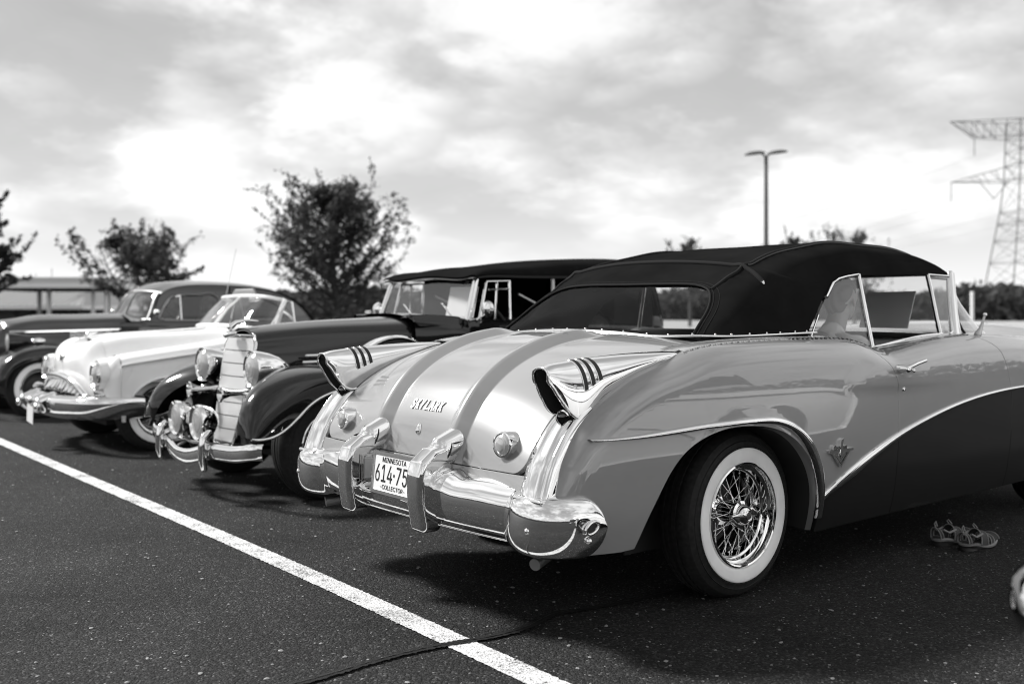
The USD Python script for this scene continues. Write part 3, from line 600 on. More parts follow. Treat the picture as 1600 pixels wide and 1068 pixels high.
# chrome spear and wheel arch mouldings
def mould(up, lo, rise, nm):
    k = len(up); rows = []
    for i in range(k):
        r_ = []
        for t, h in ((0, -.004), (.04, rise * .6), (.25, rise), (.5, rise * 1.05), (.75, rise), (.96, rise * .6), (1, -.004)):
            q = up[i] * (1 - t) + lo[i] * t; r_.append(side(np.array([q[0]]), np.array([q[1]]))[0] - [0, h, 0])
        rows.append(r_)
    return grid(np.array(rows))
sp_m = mould(SPEAR_UP, SPEAR_LO, .012, 'spear')
c1 = spline([(-.957, .741), (-.75, .745), (-.39, .762), (-.10, .765), (.08, .752), (.19, .712), (.285, .645), (.356, .55), (.388, .46), (.396, .36), (.398, .30)], 90) + [0, .004]
c2 = spline([(-.955, .739), (-.75, .732), (-.39, .742), (-.12, .744), (.05, .728), (.16, .688), (.248, .622), (.312, .535), (.352, .44), (.368, .36), (.372, .30)], 90)
ar_m = mould(c1, c2, .020, 'arch')
for s in (1, -1):
    mm_ = (lambda q: q) if s > 0 else mirror
    obj('chrome_spear', mm_(sp_m), 'chrome', CAR, smooth=50); obj('arch_moulding', mm_(ar_m), 'chrome', CAR, smooth=50)
    a3 = side(ARCH[:, 0], ARCH[:, 1])
    obj('arch_flange', mm_(grid(np.stack([a3, a3 + [0, .02, 0], a3 + [0, .05, -.004]], 1))), 'grey_paint', CAR, smooth=True)
    obj('wheel_well', mm_(grid(np.stack([a3 + [0, .05, -.004], a3 + [0, .36, .01]], 1))), 'matte_dark', CAR, smooth=True)
# badge on the quarter: a chevron with a bar and a small sweep
badge = []
bc = np.array([.506, 0, .583]); yb_ = side(np.array([.506]), np.array([.583]))[0][1]
for (poly_, dep, y0) in ((Polygon([(-.075, 0), (.075, 0), (0, -.072)]).difference(Polygon([(-.055, -.009), (.055, -.009), (0, -.060)])), .008, 0), (Polygon([(-.044, -.013), (.044, -.013), (0, -.052)]).difference(Polygon([(-.028, -.019), (.028, -.019), (0, -.043)])), .006, 0),
                         (sbox(-.092, -.003, .092, .008), .011, 0), (Polygon([(-.008, -.03), (.012, -.02), (.006, .03), (.016, .055), (-.006, .048), (-.012, .02)]), .013, 0)):
    badge.append(prism(poly_, dep, XZ, (bc[0], yb_ - .001, bc[2])))
badge.append(letters('Custom', .020, .012, XZ, (bc[0] - .012, yb_ - .001, bc[2] + .008), True, .105, .2))
obj('quarter_badge', join(*badge), 'chrome', CAR, smooth=False)
# door handle, lock and mirror
yd = -.982
H_ = obj('door_handle', join(move(hull([(.995, yd, .925), (.995, yd - .045, .925)], [.021, .017], 16)), move(chain([(1.0, yd - .045, .93), (1.07, yd - .048, .947), (1.17, yd - .040, .960), (1.185, yd - .03, .962)], [.010, .009, .008, .007], 10)), move(hull([(1.03, yd - .03, .918), (1.03, yd - .055, .918)], .010, 12))), 'chrome', door[1], smooth=40)
obj('lock_button', move(lathe([(0, -.012), (.008, -.011), (.012, -.006), (.015, 0)], 20, 'y'), (1.04, -.978, .828)), 'chrome', door[1], smooth=40)
obj('door_handle', mirror(join(move(hull([(.995, yd, .925), (.995, yd - .045, .925)], [.021, .017], 10)), move(chain([(1.0, yd - .045, .93), (1.18, yd - .035, .96)], [.010, .008], 8)))), 'chrome', door[-1])
for s in (1, -1):
    mm_ = (lambda q: q) if s > 0 else mirror
    obj('door_mirror', mm_(move(chain([(2.01, -.868, 1.072), (2.025, -.874, 1.10), (2.045, -.88, 1.145), (2.053, -.885, 1.172)], [.020, .011, .007, .007], 12))), 'satin_metal', CAR, smooth=40)
    obj('mirror_ball', mm_(sphere((2.055, -.886, 1.178), .011, 8)), 'chrome', CAR, smooth=True)

# ------------------------------------------------------------------ cloth top: lines along the car (rear belt to header), from the centre to the right edge
TOPL = np.array([
    [(-.160, 0, 1.108), (.02, 0, 1.240), (.19, 0, 1.345), (.33, 0, 1.418), (.60, 0, 1.497), (1.08, 0, 1.557), (1.62, 0, 1.550), (2.05, 0, 1.492), (2.24, 0, 1.456)],
    [(-.152, -.34, 1.098), (.03, -.345, 1.230), (.20, -.35, 1.336), (.338, -.35, 1.408), (.605, -.345, 1.488), (1.08, -.345, 1.549), (1.62, -.34, 1.543), (2.05, -.335, 1.486), (2.21, -.33, 1.452)],
    [(-.10, -.66, 1.074), (.07, -.65, 1.196), (.23, -.635, 1.300), (.37, -.62, 1.372), (.63, -.60, 1.448), (1.08, -.585, 1.522), (1.62, -.575, 1.524), (2.05, -.56, 1.473), (2.17, -.55, 1.440)],
    [(.14, -.748, 1.070), (.25, -.735, 1.170), (.36, -.722, 1.262), (.47, -.706, 1.330), (.69, -.682, 1.405), (1.10, -.660, 1.475), (1.63, -.645, 1.482), (2.05, -.625, 1.447), (2.14, -.62, 1.424)],
    [(.44, -.756, 1.075), (.515, -.745, 1.170), (.60, -.732, 1.252), (.69, -.718, 1.312), (.86, -.702, 1.370), (1.16, -.688, 1.425), (1.64, -.675, 1.436), (2.05, -.655, 1.420), (2.13, -.65, 1.408)],
    [(.70, -.762, 1.079), (.752, -.752, 1.165), (.815, -.742, 1.240), (.885, -.730, 1.295), (1.00, -.716, 1.340), (1.22, -.704, 1.374), (1.65, -.690, 1.390), (2.05, -.672, 1.392), (2.12, -.668, 1.392)]])
def top_net():
    a = TOPL; full = np.concatenate([a[:0:-1], a * [1, -1, 1]], 0)          # right edge ... centre ... left edge
    return Net(full, np.array([-5, -4, -3, -2, -1, 0, 1, 2, 3, 4, 5.0]), np.array([0, 1, 2, 3, 4.3, 6.2, 8.2, 9.7, 10.05]))
TOP = top_net()
#CUT
def cloth(u, v):
    u = np.asarray(u, float); v = np.asarray(v, float); p = TOP(u, v)
    sag = .006 * np.sin(u * 2.1 + v * 1.3) * np.sin(v * 1.7 + .6) + .004 * np.sin(u * 5.2 - v * 2.1) * smoothstep(2.2, 4, np.abs(u))
    sag = sag + .015 * np.exp(-((v - 3.08) / .20) ** 2) - .012 * np.sin(np.clip((v - 3.1) / 3.1, 0, 1) * PI) * smoothstep(1.7, 1.2, np.abs(u)) - .008 * np.sin(np.clip((v - 6.2) / 3.2, 0, 1) * PI) * smoothstep(1.7, 1.2, np.abs(u)) + .010 * np.exp(-((np.abs(u) - 1.72) / .10) ** 2) * smoothstep(1.6, 2.4, v)
    return p + np.stack([0 * u, 0 * u, sag * smoothstep(0, .8, v) * (1 - smoothstep(9.2, 9.9, v))], -1)
sidee = [(-4.55, 0), (-4.58, 1.0), (-4.62, 2.2), (-4.62, 3.75), (-4.82, 5.3), (-5.0, 7.2), (-5.0, 10.05)]
whole = Polygon(sidee + [(-a, b) for a, b in sidee[::-1]])
wr = [(-1.96, .10), (-1.90, .6), (-1.82, 1.08), (-1.70, 1.45), (-1.52, 1.74), (-1.28, 1.86), (-.97, 1.86), (-.33, 1.82), (0, 1.81)]
hole = Polygon(np.vstack([spline(wr, 50), (spline(wr, 50) * [-1, 1])[::-1]])).buffer(0)
TOPO = obj('cloth_top', surf(cloth, whole.difference(hole), .035, None, edge=.018, lip=.006, metric=(.22, .24), flip=True), 'top_cloth', CAR, label='black cloth folding top with sewn seams')
obj('top_lining', (lambda q: (q[0] - q[2] * .02, q[1], q[2]))(surf(cloth, whole.difference(hole.buffer(.02)), .06, None, edge=.03, lip=0, metric=(.22, .24), flip=True)), 'black', TOPO)
obj('rear_window', surf(cloth, hole.buffer(-.004), .05, None, edge=.02, lip=0, metric=(.22, .24), flip=True, offset=-.004), 'clear_plastic', TOPO)
def on_cloth(pts, n, r, h=0.0):
    q = spline(pts, n); return tube(cloth(q[:, 0], q[:, 1]) + [0, 0, h], r, 8)
hp = np.array(hole.exterior.coords)[:-1:2]
obj('window_binding', tube(cloth(hp[:, 0], hp[:, 1]), .0055, 6, closed=True), 'cloth_trim', TOPO, smooth=True)
for q in (hole.buffer(.06), hole.buffer(.16)):
    c_ = np.array(q.exterior.coords)[:-1]; c_ = c_[c_[:, 1] > .05]
    i0 = np.argmax(np.linalg.norm(np.roll(c_, 1, 0) - c_, axis=1)); c_ = np.roll(c_, -i0, 0)
    obj('stitching', tube(cloth(c_[:, 0], c_[:, 1]) + [0, 0, .0005], .0016, 5), 'cloth_trim', TOPO, smooth=True)
bow = [(-2.5, 2.58), (-2.2, 2.80), (-1.75, 3.02), (-1.3, 3.07), (-.7, 3.08), (0, 3.08), (.7, 3.08), (1.3, 3.07), (1.75, 3.02), (2.2, 2.80), (2.5, 2.58)]
obj('bow_binding', on_cloth(bow, 90, .0115, .001), 'cloth_trim', TOPO, smooth=True)
for s in (-1, 1):
    a = cloth(np.array([s * 2.5, s * 2.56]), np.array([2.58, 2.52])); obj('binding_tip', hull([a[0], a[1]], [.009, .006], 10), 'chrome', TOPO)
    obj('seam_shadow', on_cloth([(s * 1.78, 3.2), (s * 1.76, 4.3), (s * 1.75, 6.1), (s * 1.77, 8.2), (s * 1.80, 9.9)], 90, .004), 'gasket', TOPO, smooth=True)
    obj('side_seam', on_cloth([(s * 1.60, 1.72), (s * 1.72, 2.4), (s * 1.75, 3.08), (s * 1.72, 4.3), (s * 1.70, 6.1), (s * 1.72, 8.2), (s * 1.75, 9.9)], 90, .0085), 'cloth_trim', TOPO, smooth=True)
# bright rail round the foot of the top, with studs
ru = np.linspace(-4.75, 4.75, 150); rail = TOP(ru, np.zeros(150)) + np.array([0, 0, -.002]); rail += np.stack([0 * ru, 0 * ru, .021 * smoothstep(1.3, 2.2, np.abs(ru))], -1); rail += np.stack([-.008 * (np.abs(ru) < 2.2), -.006 * np.sign(ru) * -1 * (np.abs(ru) > 1.5), 0 * ru], -1) * [1, 1, 1]
RAIL = obj('belt_rail', tube(rail, .0115, 8, up=(0, 0, 1), flat=(1.25, .6)), 'chrome', CAR, smooth=True)
for i in np.linspace(4, 145, 26).astype(int): obj('rail_stud', sphere(rail[i] + [0, 0, .008], .005, 6), 'chrome', RAIL, smooth=True)

# ------------------------------------------------------------------ side glass, windscreen, bonnet
def sidep(x, z, y0=-.775, k=.2): return np.array([x, y0 + k * (z - 1.07), z])
def bar(pts, r, n=8, **kw): return tube(np.array(pts), r, n, **kw)
qwo = [(.590, 1.072), (.684, 1.178), (.773, 1.263), (.85, 1.330), (.90, 1.350), (.965, 1.362), (1.083, 1.376), (1.09, 1.0), (1.0, 1.02), (.9, 1.045), (.75, 1.07)]
for s in (1, -1):
    mm_ = (lambda q: q) if s > 0 else mirror
    v2, t2 = tri2d(Polygon(qwo), .08); Q_ = obj('quarter_glass', mm_((np.array([sidep(*p) for p in v2]), t2)), 'window_glass', CAR, smooth=False)
    obj('glass_frame', mm_(join(bar([sidep(*p) + [0, -.004, 0] for p in qwo[2:7]], .009), bar([sidep(1.083, 1.380) + [0, -.005, 0], sidep(1.086, 1.20) + [0, -.006, 0], sidep(1.088, .995) + [0, -.008, 0]], .013, up=(0, 1, 0), flat=(1.0, .7)), bar([sidep(*p) + [0, -.003, 0] for p in qwo[:2]], .005))), 'chrome', Q_)
    va, vb, vc, vd = (1.800, -.693, 1.392), (1.752, -.792, 1.064), (2.022, -.694, 1.388), (1.892, -.785, 1.085)
    fr = spline([va, (1.79, -.72, 1.30), (1.765, -.765, 1.15), vb], 20)
    V_ = obj('vent_glass', mm_(grid(np.stack([fr, np.linspace(vc, vd, 20)], 1))), 'window_glass', CAR, smooth=False)
    obj('vent_frame', mm_(join(bar(fr, .012), bar([va, vc], .010), bar(spline([vc, (1.985, -.715, 1.30), (1.93, -.755, 1.16), vd], 16), .009), bar([vd, (1.83, -.792, 1.062), vb], .009))), 'chrome', V_)
    obj('vent_rubber', mm_(join(bar(fr + [.016, .006, 0], .007), bar([np.array(va) + [.02, .006, -.012], np.array(vc) + [0, .006, -.012]], .007))), 'black', V_)
    obj('windscreen_post', mm_(move(chain([(2.075, -.680, 1.402), (2.03, -.710, 1.30), (1.965, -.755, 1.16), (1.915, -.79, 1.062)], [.024, .024, .027, .034], 16))), 'chrome', CAR, smooth=45)
    obj('screen_rubber', mm_(bar(spline([(1.972, -.775, 1.15), (1.99, -.79, 1.10), (2.03, -.795, 1.068), (2.10, -.79, 1.062)], 20), .007)), 'black', CAR)
    obj('door_sill', mm_(bar(spline([(1.085, -.800, 1.010), (1.25, -.800, 1.03), (1.5, -.80, 1.055), (1.75, -.80, 1.068)], 20) + [0, 0, .006], .012, up=(0, 0, 1), flat=(1, .8))), 'chrome', door[s])
wtop = np.array([(2.085, -.685, 1.405), (2.15, -.60, 1.417), (2.215, -.42, 1.432), (2.25, -.2, 1.44), (2.258, 0, 1.442)])
wbot = np.array([(1.96, -.790, 1.065), (2.26, -.775, 1.068), (2.49, -.60, 1.078), (2.60, -.3, 1.088), (2.63, 0, 1.092)])
full = lambda a: np.vstack([a, (a * [1, -1, 1])[::-1][1:]])
wt, wb = spline(full(wtop), 60), spline(full(wbot), 60)
WS = obj('windscreen', grid(np.stack([wt, wt * .5 + wb * .5 + [.012, 0, 0], wb], 1)), 'window_glass', CAR, smooth=True)
obj('screen_frame', join(bar(wt, .014), bar(wb, .013)), 'chrome', WS, smooth=True)
obj('sun_visor', join(move(rbox(1.98, 2.14, -.55, -.06, 1.40, 1.415, .006)), move(rbox(1.98, 2.14, .06, .55, 1.40, 1.415, .006))), 'matte_dark', WS)
obj('inner_mirror', join(move(rbox(2.10, 2.115, -.11, .11, 1.335, 1.39, .006)), bar([(2.11, 0, 1.38), (2.2, 0, 1.44)], .006)), 'dull_metal', WS)
hx = np.array([2.1, 2.4, 2.7, 3.0, 3.3, 3.6, 3.8, 3.95, 4.02]); hz = np.array([1.075, 1.09, 1.118, 1.132, 1.135, 1.122, 1.098, 1.04, .93])
hy = np.array([-.76, -.70, -.60, -.48, -.30, 0, .30, .48, .60, .70, .76]); hp_ = np.array([0, .16, .45, .72, .92, 1, .92, .72, .45, .16, 0])
BON = Net([[(x + .03 * (1 - a) * -1.0 * (x > 3.7), y, np.interp(x, [2.1, 3, 3.9, 4.1], [1.058, 1.02, .94, .85]) + (z - np.interp(x, [2.1, 3, 3.9, 4.1], [1.058, 1.02, .94, .85])) * a) for y, a in zip(hy, hp_)] for x, z in zip(hx, hz)], hx, hy)
obj('bonnet', BON.mesh(60, 50), 'grey_paint', CAR, smooth=True)
obj('nose_panel', move(rbox(3.78, 4.0, -.86, .86, .42, .93, .06)), 'grey_paint', CAR)
obj('front_bumper', move(rbox(3.96, 4.10, -.93, .93, .40, .56, .065)), 'chrome', CAR)
obj('grille', join(*[move(rbox(3.99, 4.02, y - .008, y + .008, .58, .80, .006, 8)) for y in np.linspace(-.6, .6, 31)]), 'chrome', CAR)
# hidden body below: floor, boot, engine bay, cowl
obj('underbody', join(box(-.80, .30, -.60, .60, .32, .56), box(.45, 2.3, -.80, .80, .22, .30), box(2.3, 3.85, -.60, .60, .22, .85), box(-.5, .30, -.60, .60, .56, .90), box(-.95, -.6, -.80, .80, .40, .44), box(2.08, 2.35, -.76, .76, .3, .95)), 'matte_dark', CAR, smooth=False)
for s in (1, -1):
    obj('inner_door', box(1.0, 2.1, s * .80 - .01, s * .80 + .01, .3, 1.0), 'matte_dark', CAR, smooth=False)
    obj('inner_quarter', join(box(.42, 1.0, s * .78 - .01, s * .78 + .01, .3, 1.0), box(-.30, .36, s * .62 - .005, s * .62 + .005, .72, 1.04), box(-.45, .5, s * .60 - .005, s * .60 + .005, .2, .8)), 'matte_dark', CAR, smooth=False)
    obj('front_wheel_well', box(2.65, 3.6, s * .60 - .01, s * .60 + .01, .15, .95), 'black', CAR, smooth=False)
    obj('tail_pipe', mirror(bar([(-.6, -.60, .32), (-.95, -.72, .31), (-1.07, -.765, .292)], .022, 16)) if s < 0 else bar([(-.6, -.60, .32), (-.95, -.72, .31), (-1.07, -.765, .292)], .022, 16), 'dull_metal', CAR)
# cabin: seats, dash, wheel
seat_f = join(*[move(rbox(1.02, 1.55, a, b, .40, .62, .06)) for a, b in ((-.68, -.03), (.03, .68))], *[move(hull([(1.00, a, .60), (1.00, b, .60), (.90, a, 1.04), (.90, b, 1.04)], .06)) for a, b in ((-.62, -.09), (.09, .62))])
obj('front_seat', seat_f, 'seat_leather', CAR)
obj('rear_seat', join(move(rbox(.30, .72, -.58, .58, .40, .62, .05)), move(hull([(.28, -.55, .6), (.28, .55, .6), (.12, -.52, .98), (.12, .52, .98)], .06))), 'seat_leather', CAR)
obj('dashboard', join(move(hull([(2.14, -.72, 1.0), (2.14, .72, 1.0), (2.06, -.72, .93), (2.06, .72, .93), (2.30, -.70, 1.05), (2.30, .70, 1.05)], .035)), move(rbox(2.08, 2.3, -.72, .72, .62, .92, .03))), 'ivory_paint', CAR)
obj('dash_pad', move(hull([(2.10, -.70, 1.055), (2.10, .70, 1.055), (2.45, -.58, 1.07), (2.45, .58, 1.07)], .012)), 'matte_dark', CAR)
sw = np.c_[np.zeros(40), .205 * np.cos(np.linspace(0, 2 * PI, 41)[:-1]), .205 * np.sin(np.linspace(0, 2 * PI, 41)[:-1])] @ rot([0, 1, 0], -28).T + [1.70, .38, 1.02]
STW = obj('steering_wheel', tube(sw, .012, 10, closed=True), 'black', CAR, smooth=True)
obj('steering_column', join(bar([(1.70, .38, 1.0), (2.1, .38, .86)], .022), bar([sw[0], sw[20]], .009), bar([sw[10], sw[30]], .009)), 'satin_metal', STW)
pc = thing('placard', 'grey information placard leaning behind the windscreen of the grey convertible', 'placard', (2.02, -.30, 1.10))
obj('board', move(box(-.003, .003, -.20, .20, 0, .22), R=rot([0, 0, 1], -18) @ rot([0, 1, 0], 16)), 'paper', pc, smooth=False)
# ------------------------------------------------------------------ wheels: centre at the hub face plane, outside towards -y
def wheel_parts(parent, name, c, detail, wire=True, R=.353, white=(.219, .279), s=1, spin=0, tread=True):
    """A wire wheel with its tyre; s = 1 faces -y, -1 faces +y. c: centre of the outer face."""
    mm_ = lambda q: move(q if s > 0 else mirror(q), c)
    k = R / .353
    prof = [(.212, .030), (.216, .016), (.222, .008), (.235, .0035), (.255, .001), (.272, .002), (.281, .005), (.284, .0035), (.287, .0065), (.296, .0095), (.304, .0105), (.306, .0085), (.309, .0120), (.318, .0150), (.326, .020), (.331, .0225), (.333, .0255), (.337, .030), (.343, .040)]
    tread_p = [(.343, .040), (.3495, .050), (.3515, .060), (.3515, .068), (.345, .070), (.345, .075), (.3525, .077), (.353, .095), (.3465, .097), (.3465, .102), (.353, .104)]
    full = prof[:-1] + tread_p + [(r, .208 - y) for r, y in tread_p[::-1]] + [(r, .208 - y) for r, y in prof[::-1]]
    full = [(r * k, y) for r, y in full]
    n = 192 if detail else 64
    v, f = lathe(full, n); vr = np.hypot(v[:, 0], v[:, 2]); seg = np.arange(len(v)) % n
    if detail:
        notch = (vr > .346 * k) & (vr < .3528 * k) & (seg % 3 == 0); v[notch] *= np.array([1 - .010, 1, 1 - .010])
    floor = -c[2] + .001; v[:, 2] = np.maximum(v[:, 2], floor)
    T_ = obj(name, mm_((v, f)), 'rubber', parent, smooth=25)
    w0, w1 = white
    if w1 > w0:
        wp = [(r * k, np.interp(r, [a for a, b in prof], [b for a, b in prof]) - .0018) for r in np.linspace(w0, w1, 12)]
        obj('whitewall', mm_(lathe([(w0 * k, wp[0][1] + .004)] + wp + [(w1 * k, wp[-1][1] + .004)], 96 if detail else 48)), 'whitewall', T_, smooth=True)
    rim = [(.2195, .012), (.2185, .003), (.213, -.001), (.207, .001), (.204, .010), (.203, .022), (.1945, .026), (.190, .030), (.1885, .052), (.182, .056), (.1785, .060), (.1765, .085), (.172, .094), (.166, .118), (.168, .14), (.18, .16)]
    obj('rim', mm_(lathe([(r * k, y) for r, y in rim], 96 if detail else 40)), 'chrome', T_, smooth=40)
    hub = [(0, -.020), (.016, -.020), (.020, -.016), (.022, -.018), (.034, -.012), (.042, .002), (.044, .016), (.056, .020), (.058, .034), (.048, .040), (.044, .05), (.044, .12), (.060, .125), (.062, .15), (0, .152)]
    obj('hub', mm_(lathe(hub, 40)), 'chrome', T_, smooth=40)
    obj('brake_drum', mm_(join(lathe([(0, .17), (.135, .17), (.145, .175), (.15, .185), (.15, .205), (0, .205)], 40), lathe([(.118, .169), (.124, .163), (.130, .169)], 40))), 'drum_metal', T_, smooth=40)
    if wire:
        wings = [hull([(0, .012, 0), (.078 * cos(a), .004, .078 * sin(a)), (.050 * cos(a + .45), .006, .050 * sin(a + .45))], [.014, .008, .011], 10) for a in (math.radians(170 + spin), math.radians(350 + spin))]
        obj('knock_off', mm_(join(*[move(w) for w in wings])), 'chrome', T_)
        sp = []
        N = 20
        for i in range(N):
            a = 2 * PI * i / N + math.radians(spin); sg = 1 if i % 2 else -1
            b = a + sg * .30; sp.append(bar([(.050 * cos(a), .040, .050 * sin(a)), (.174 * k * cos(b), .092, .174 * k * sin(b))], .0021, 6))
            a2 = a + PI / N; b2 = a2 - sg * .28
            sp.append(bar([(.060 * cos(a2), .128, .060 * sin(a2)), (.171 * k * cos(b2), .104, .171 * k * sin(b2))], .0018, 5))
        nip = [sphere(np.array(q[0][:6].mean(0)) * 0 + q[0][6:12].mean(0), .0052, 4) for q in sp]
        if detail:
            for q in sp: obj('spoke', mm_(q), 'chrome', T_, smooth=True)
            obj('spoke_nipples', mm_(join(*nip)), 'chrome', T_, smooth=True, kind='stuff')
        else: obj('spokes', mm_(join(*sp)), 'chrome', T_, smooth=True, kind='stuff')
    return T_
wheel_parts(CAR, 'wheel', np.array([0, -.862, .347]), True, spin=8)
wheel_parts(CAR, 'wheel', np.array([0, .862, .347]), False, s=-1)
wheel_parts(CAR, 'wheel', np.array([3.10, -.862, .347]), False)
wheel_parts(CAR, 'wheel', np.array([3.10, .862, .347]), False, s=-1)

# ------------------------------------------------------------------ the black pre-war tourer: origin below its front axle, +x forward (turned to face the line)
def both(fn):                                       # runs fn for the car's left (as built) and right (mirrored)
    fn(lambda q: q if isinstance(q, tuple) else move(q)); fn(lambda q: mirror(q if isinstance(q, tuple) else move(q)))
TOUR = thing('touring_car', 'black pre-war open touring car with tall pale grille and bullet headlamps', 'car', (-.26, 2.95, 0), 180)
hX = np.array([.255, .10, -.2, -.55, -.86]); 
def hood_sec(i, x):
    zt = np.interp(-x, [-.255, .1, .86], [1.085, 1.125, 1.165]); w = np.interp(-x, [-.255, .86], [.235, .40]); b = np.interp(-x, [-.255, .86], [.985, 1.055])
    half = [(0, zt), (w * .45, zt - .012), (w * .85, zt - .055), (w, b), (w + .012, b - .03), (w + .03, .90), (w + .05, .72), (w + .07, .50)]
    return [(x, -y, z) for y, z in half[::-1]] + [(x, y, z) for y, z in half[1:]]
HN = Net([hood_sec(i, x) for i, x in enumerate(hX[::-1])], hX[::-1], np.arange(15))
obj('bonnet', HN.mesh(40, 80), 'black_paint', TOUR, smooth=35)
nose = []
for t in np.linspace(0, 1, 8):
    a = HN(np.full(60, .255), np.linspace(0, 14, 60)); c = np.array([.30 + .0, 0, .72]); x = .255 + .075 * np.sin(t * PI / 2) + (1.0 - a[:, 2]) * .20
    k = 1 - .10 * (1 - np.cos(t * PI / 2)); x = .235 + (.395 - (a[:, 2] - .30) * .185 - .002 - .235) * np.sin(t * PI / 2); nose.append(np.c_[x, a[:, 1] * k, .70 + (a[:, 2] - .70) * (1 - .05 * (1 - np.cos(t * PI / 2)))])
obj('radiator_shell', grid(np.array(nose)), 'black_paint', TOUR, smooth=40)
obj('shell_badge', hull([(.33, 0, 1.055), (.37, 0, 1.035), (.33, -.05, 1.05), (.33, .05, 1.05)], .018, 10), 'chrome', TOUR)
obj('bonnet_mascot', chain([(.34, 0, 1.09), (.30, 0, 1.12), (.22, 0, 1.135), (.14, 0, 1.13)], [.022, .016, .013, .006], 10), 'chrome', TOUR)
gz = np.linspace(.33, 1.02, 9)
def gw(z): return np.interp(z, [.30, .36, .5, .8, .97, 1.0, 1.03], [.13, .155, .185, .222, .232, .220, .180])
def gx_(z): return .395 - (z - .30) * .185
GR = None
plain('visor_grey', .22, .6); plain('grille_pale', .55, .35, metallic=.5); plain('grille_line', .16, .5)
frame_pts = np.array([(gx_(z) - .006, gw(z) + .012, z) for z in np.linspace(.30, 1.035, 14)]); frame_pts = np.vstack([frame_pts, (frame_pts * [1, -1, 1])[::-1]])
GR = obj('grille_frame', tube(frame_pts, .010, 8, closed=True), 'chrome', TOUR, smooth=True)
for a, b in zip(gz[:-1], gz[1:]):
    a += .003; b -= .003
    pts = [(gx_(z) + .02 * (1 - abs(y) ), y * gw(z), z) for z in (a, (a + b) / 2, b) for y in (-1, -.5, 0, .5, 1)]
    obj('grille_panel', grid(np.array(pts).reshape(3, 5, 3) + np.array([.004, 0, 0])), 'grille_pale', GR, smooth=True)
obj('grille_back', grid(np.array([[(gx_(z) - .006, y * gw(z), z) for y in (-1, 0, 1)] for z in np.linspace(.30, 1.03, 8)])), 'grille_line', GR, smooth=True)
crest = np.array([(.618, .452), (.608, .56), (.535, .685), (.405, .775), (.235, .833), (.03, .845), (-.20, .81), (-.45, .69), (-.70, .49), (-.95, .34)])
edge_ = np.array([(.600, .440), (.505, .437), (.405, .468), (.305, .54), (.185, .637), (.01, .698), (-.17, .68), (-.36, .55), (-.50, .42), (-.62, .33)])
FY = np.array([[.70, .73, .77, .82, .865, .90, .906], [.68, .72, .765, .82, .865, .90, .906], [.60, .67, .745, .81, .86, .897, .904], [.48, .58, .69, .79, .855, .892, .90], [.38, .49, .63, .765, .845, .885, .893]] + [[.34, .46, .60, .75, .84, .88, .888]] * 5)
FN = Net([[(c[0] - .02, y[0], c[1] - .06), (c[0] - .004, y[1], c[1] - .012), (c[0], y[2], c[1] + .006), (c[0] * .93 + e[0] * .07, y[3], c[1] * .95 + e[1] * .05), (c[0] * .78 + e[0] * .22, y[4], c[1] * .78 + e[1] * .22), (c[0] * .4 + e[0] * .6, y[5], c[1] * .4 + e[1] * .6), (e[0], y[6], e[1])] for c, e, y in zip(crest, edge_, FY)],
         np.r_[0, np.cumsum(np.linalg.norm(np.diff(crest, axis=0), axis=1))], np.array([0, .12, .26, .40, .52, .68, .80]))
fm = FN.mesh(70, 40); fe = FN(np.linspace(FN.u[0], FN.u[-1], 70), np.full(70, .80))
rear_crest = np.array([(-2.35, .40), (-2.5, .62), (-2.75, .78), (-3.05, .83), (-3.35, .76), (-3.6, .58), (-3.75, .38)]); rear_edge = np.array([(-2.60, .33), (-2.68, .5), (-2.85, .63), (-3.05, .67), (-3.25, .62), (-3.42, .48), (-3.5, .33)])
RN = Net([[(c[0], .50, c[1] - .02), (c[0], .62, c[1] + .005), (c[0] * .9 + e[0] * .1, .76, c[1] * .93 + e[1] * .07), (c[0] * .6 + e[0] * .4, .86, c[1] * .6 + e[1] * .4), (e[0], .885, e[1])] for c, e in zip(rear_crest, rear_edge)], np.arange(7), np.arange(5))
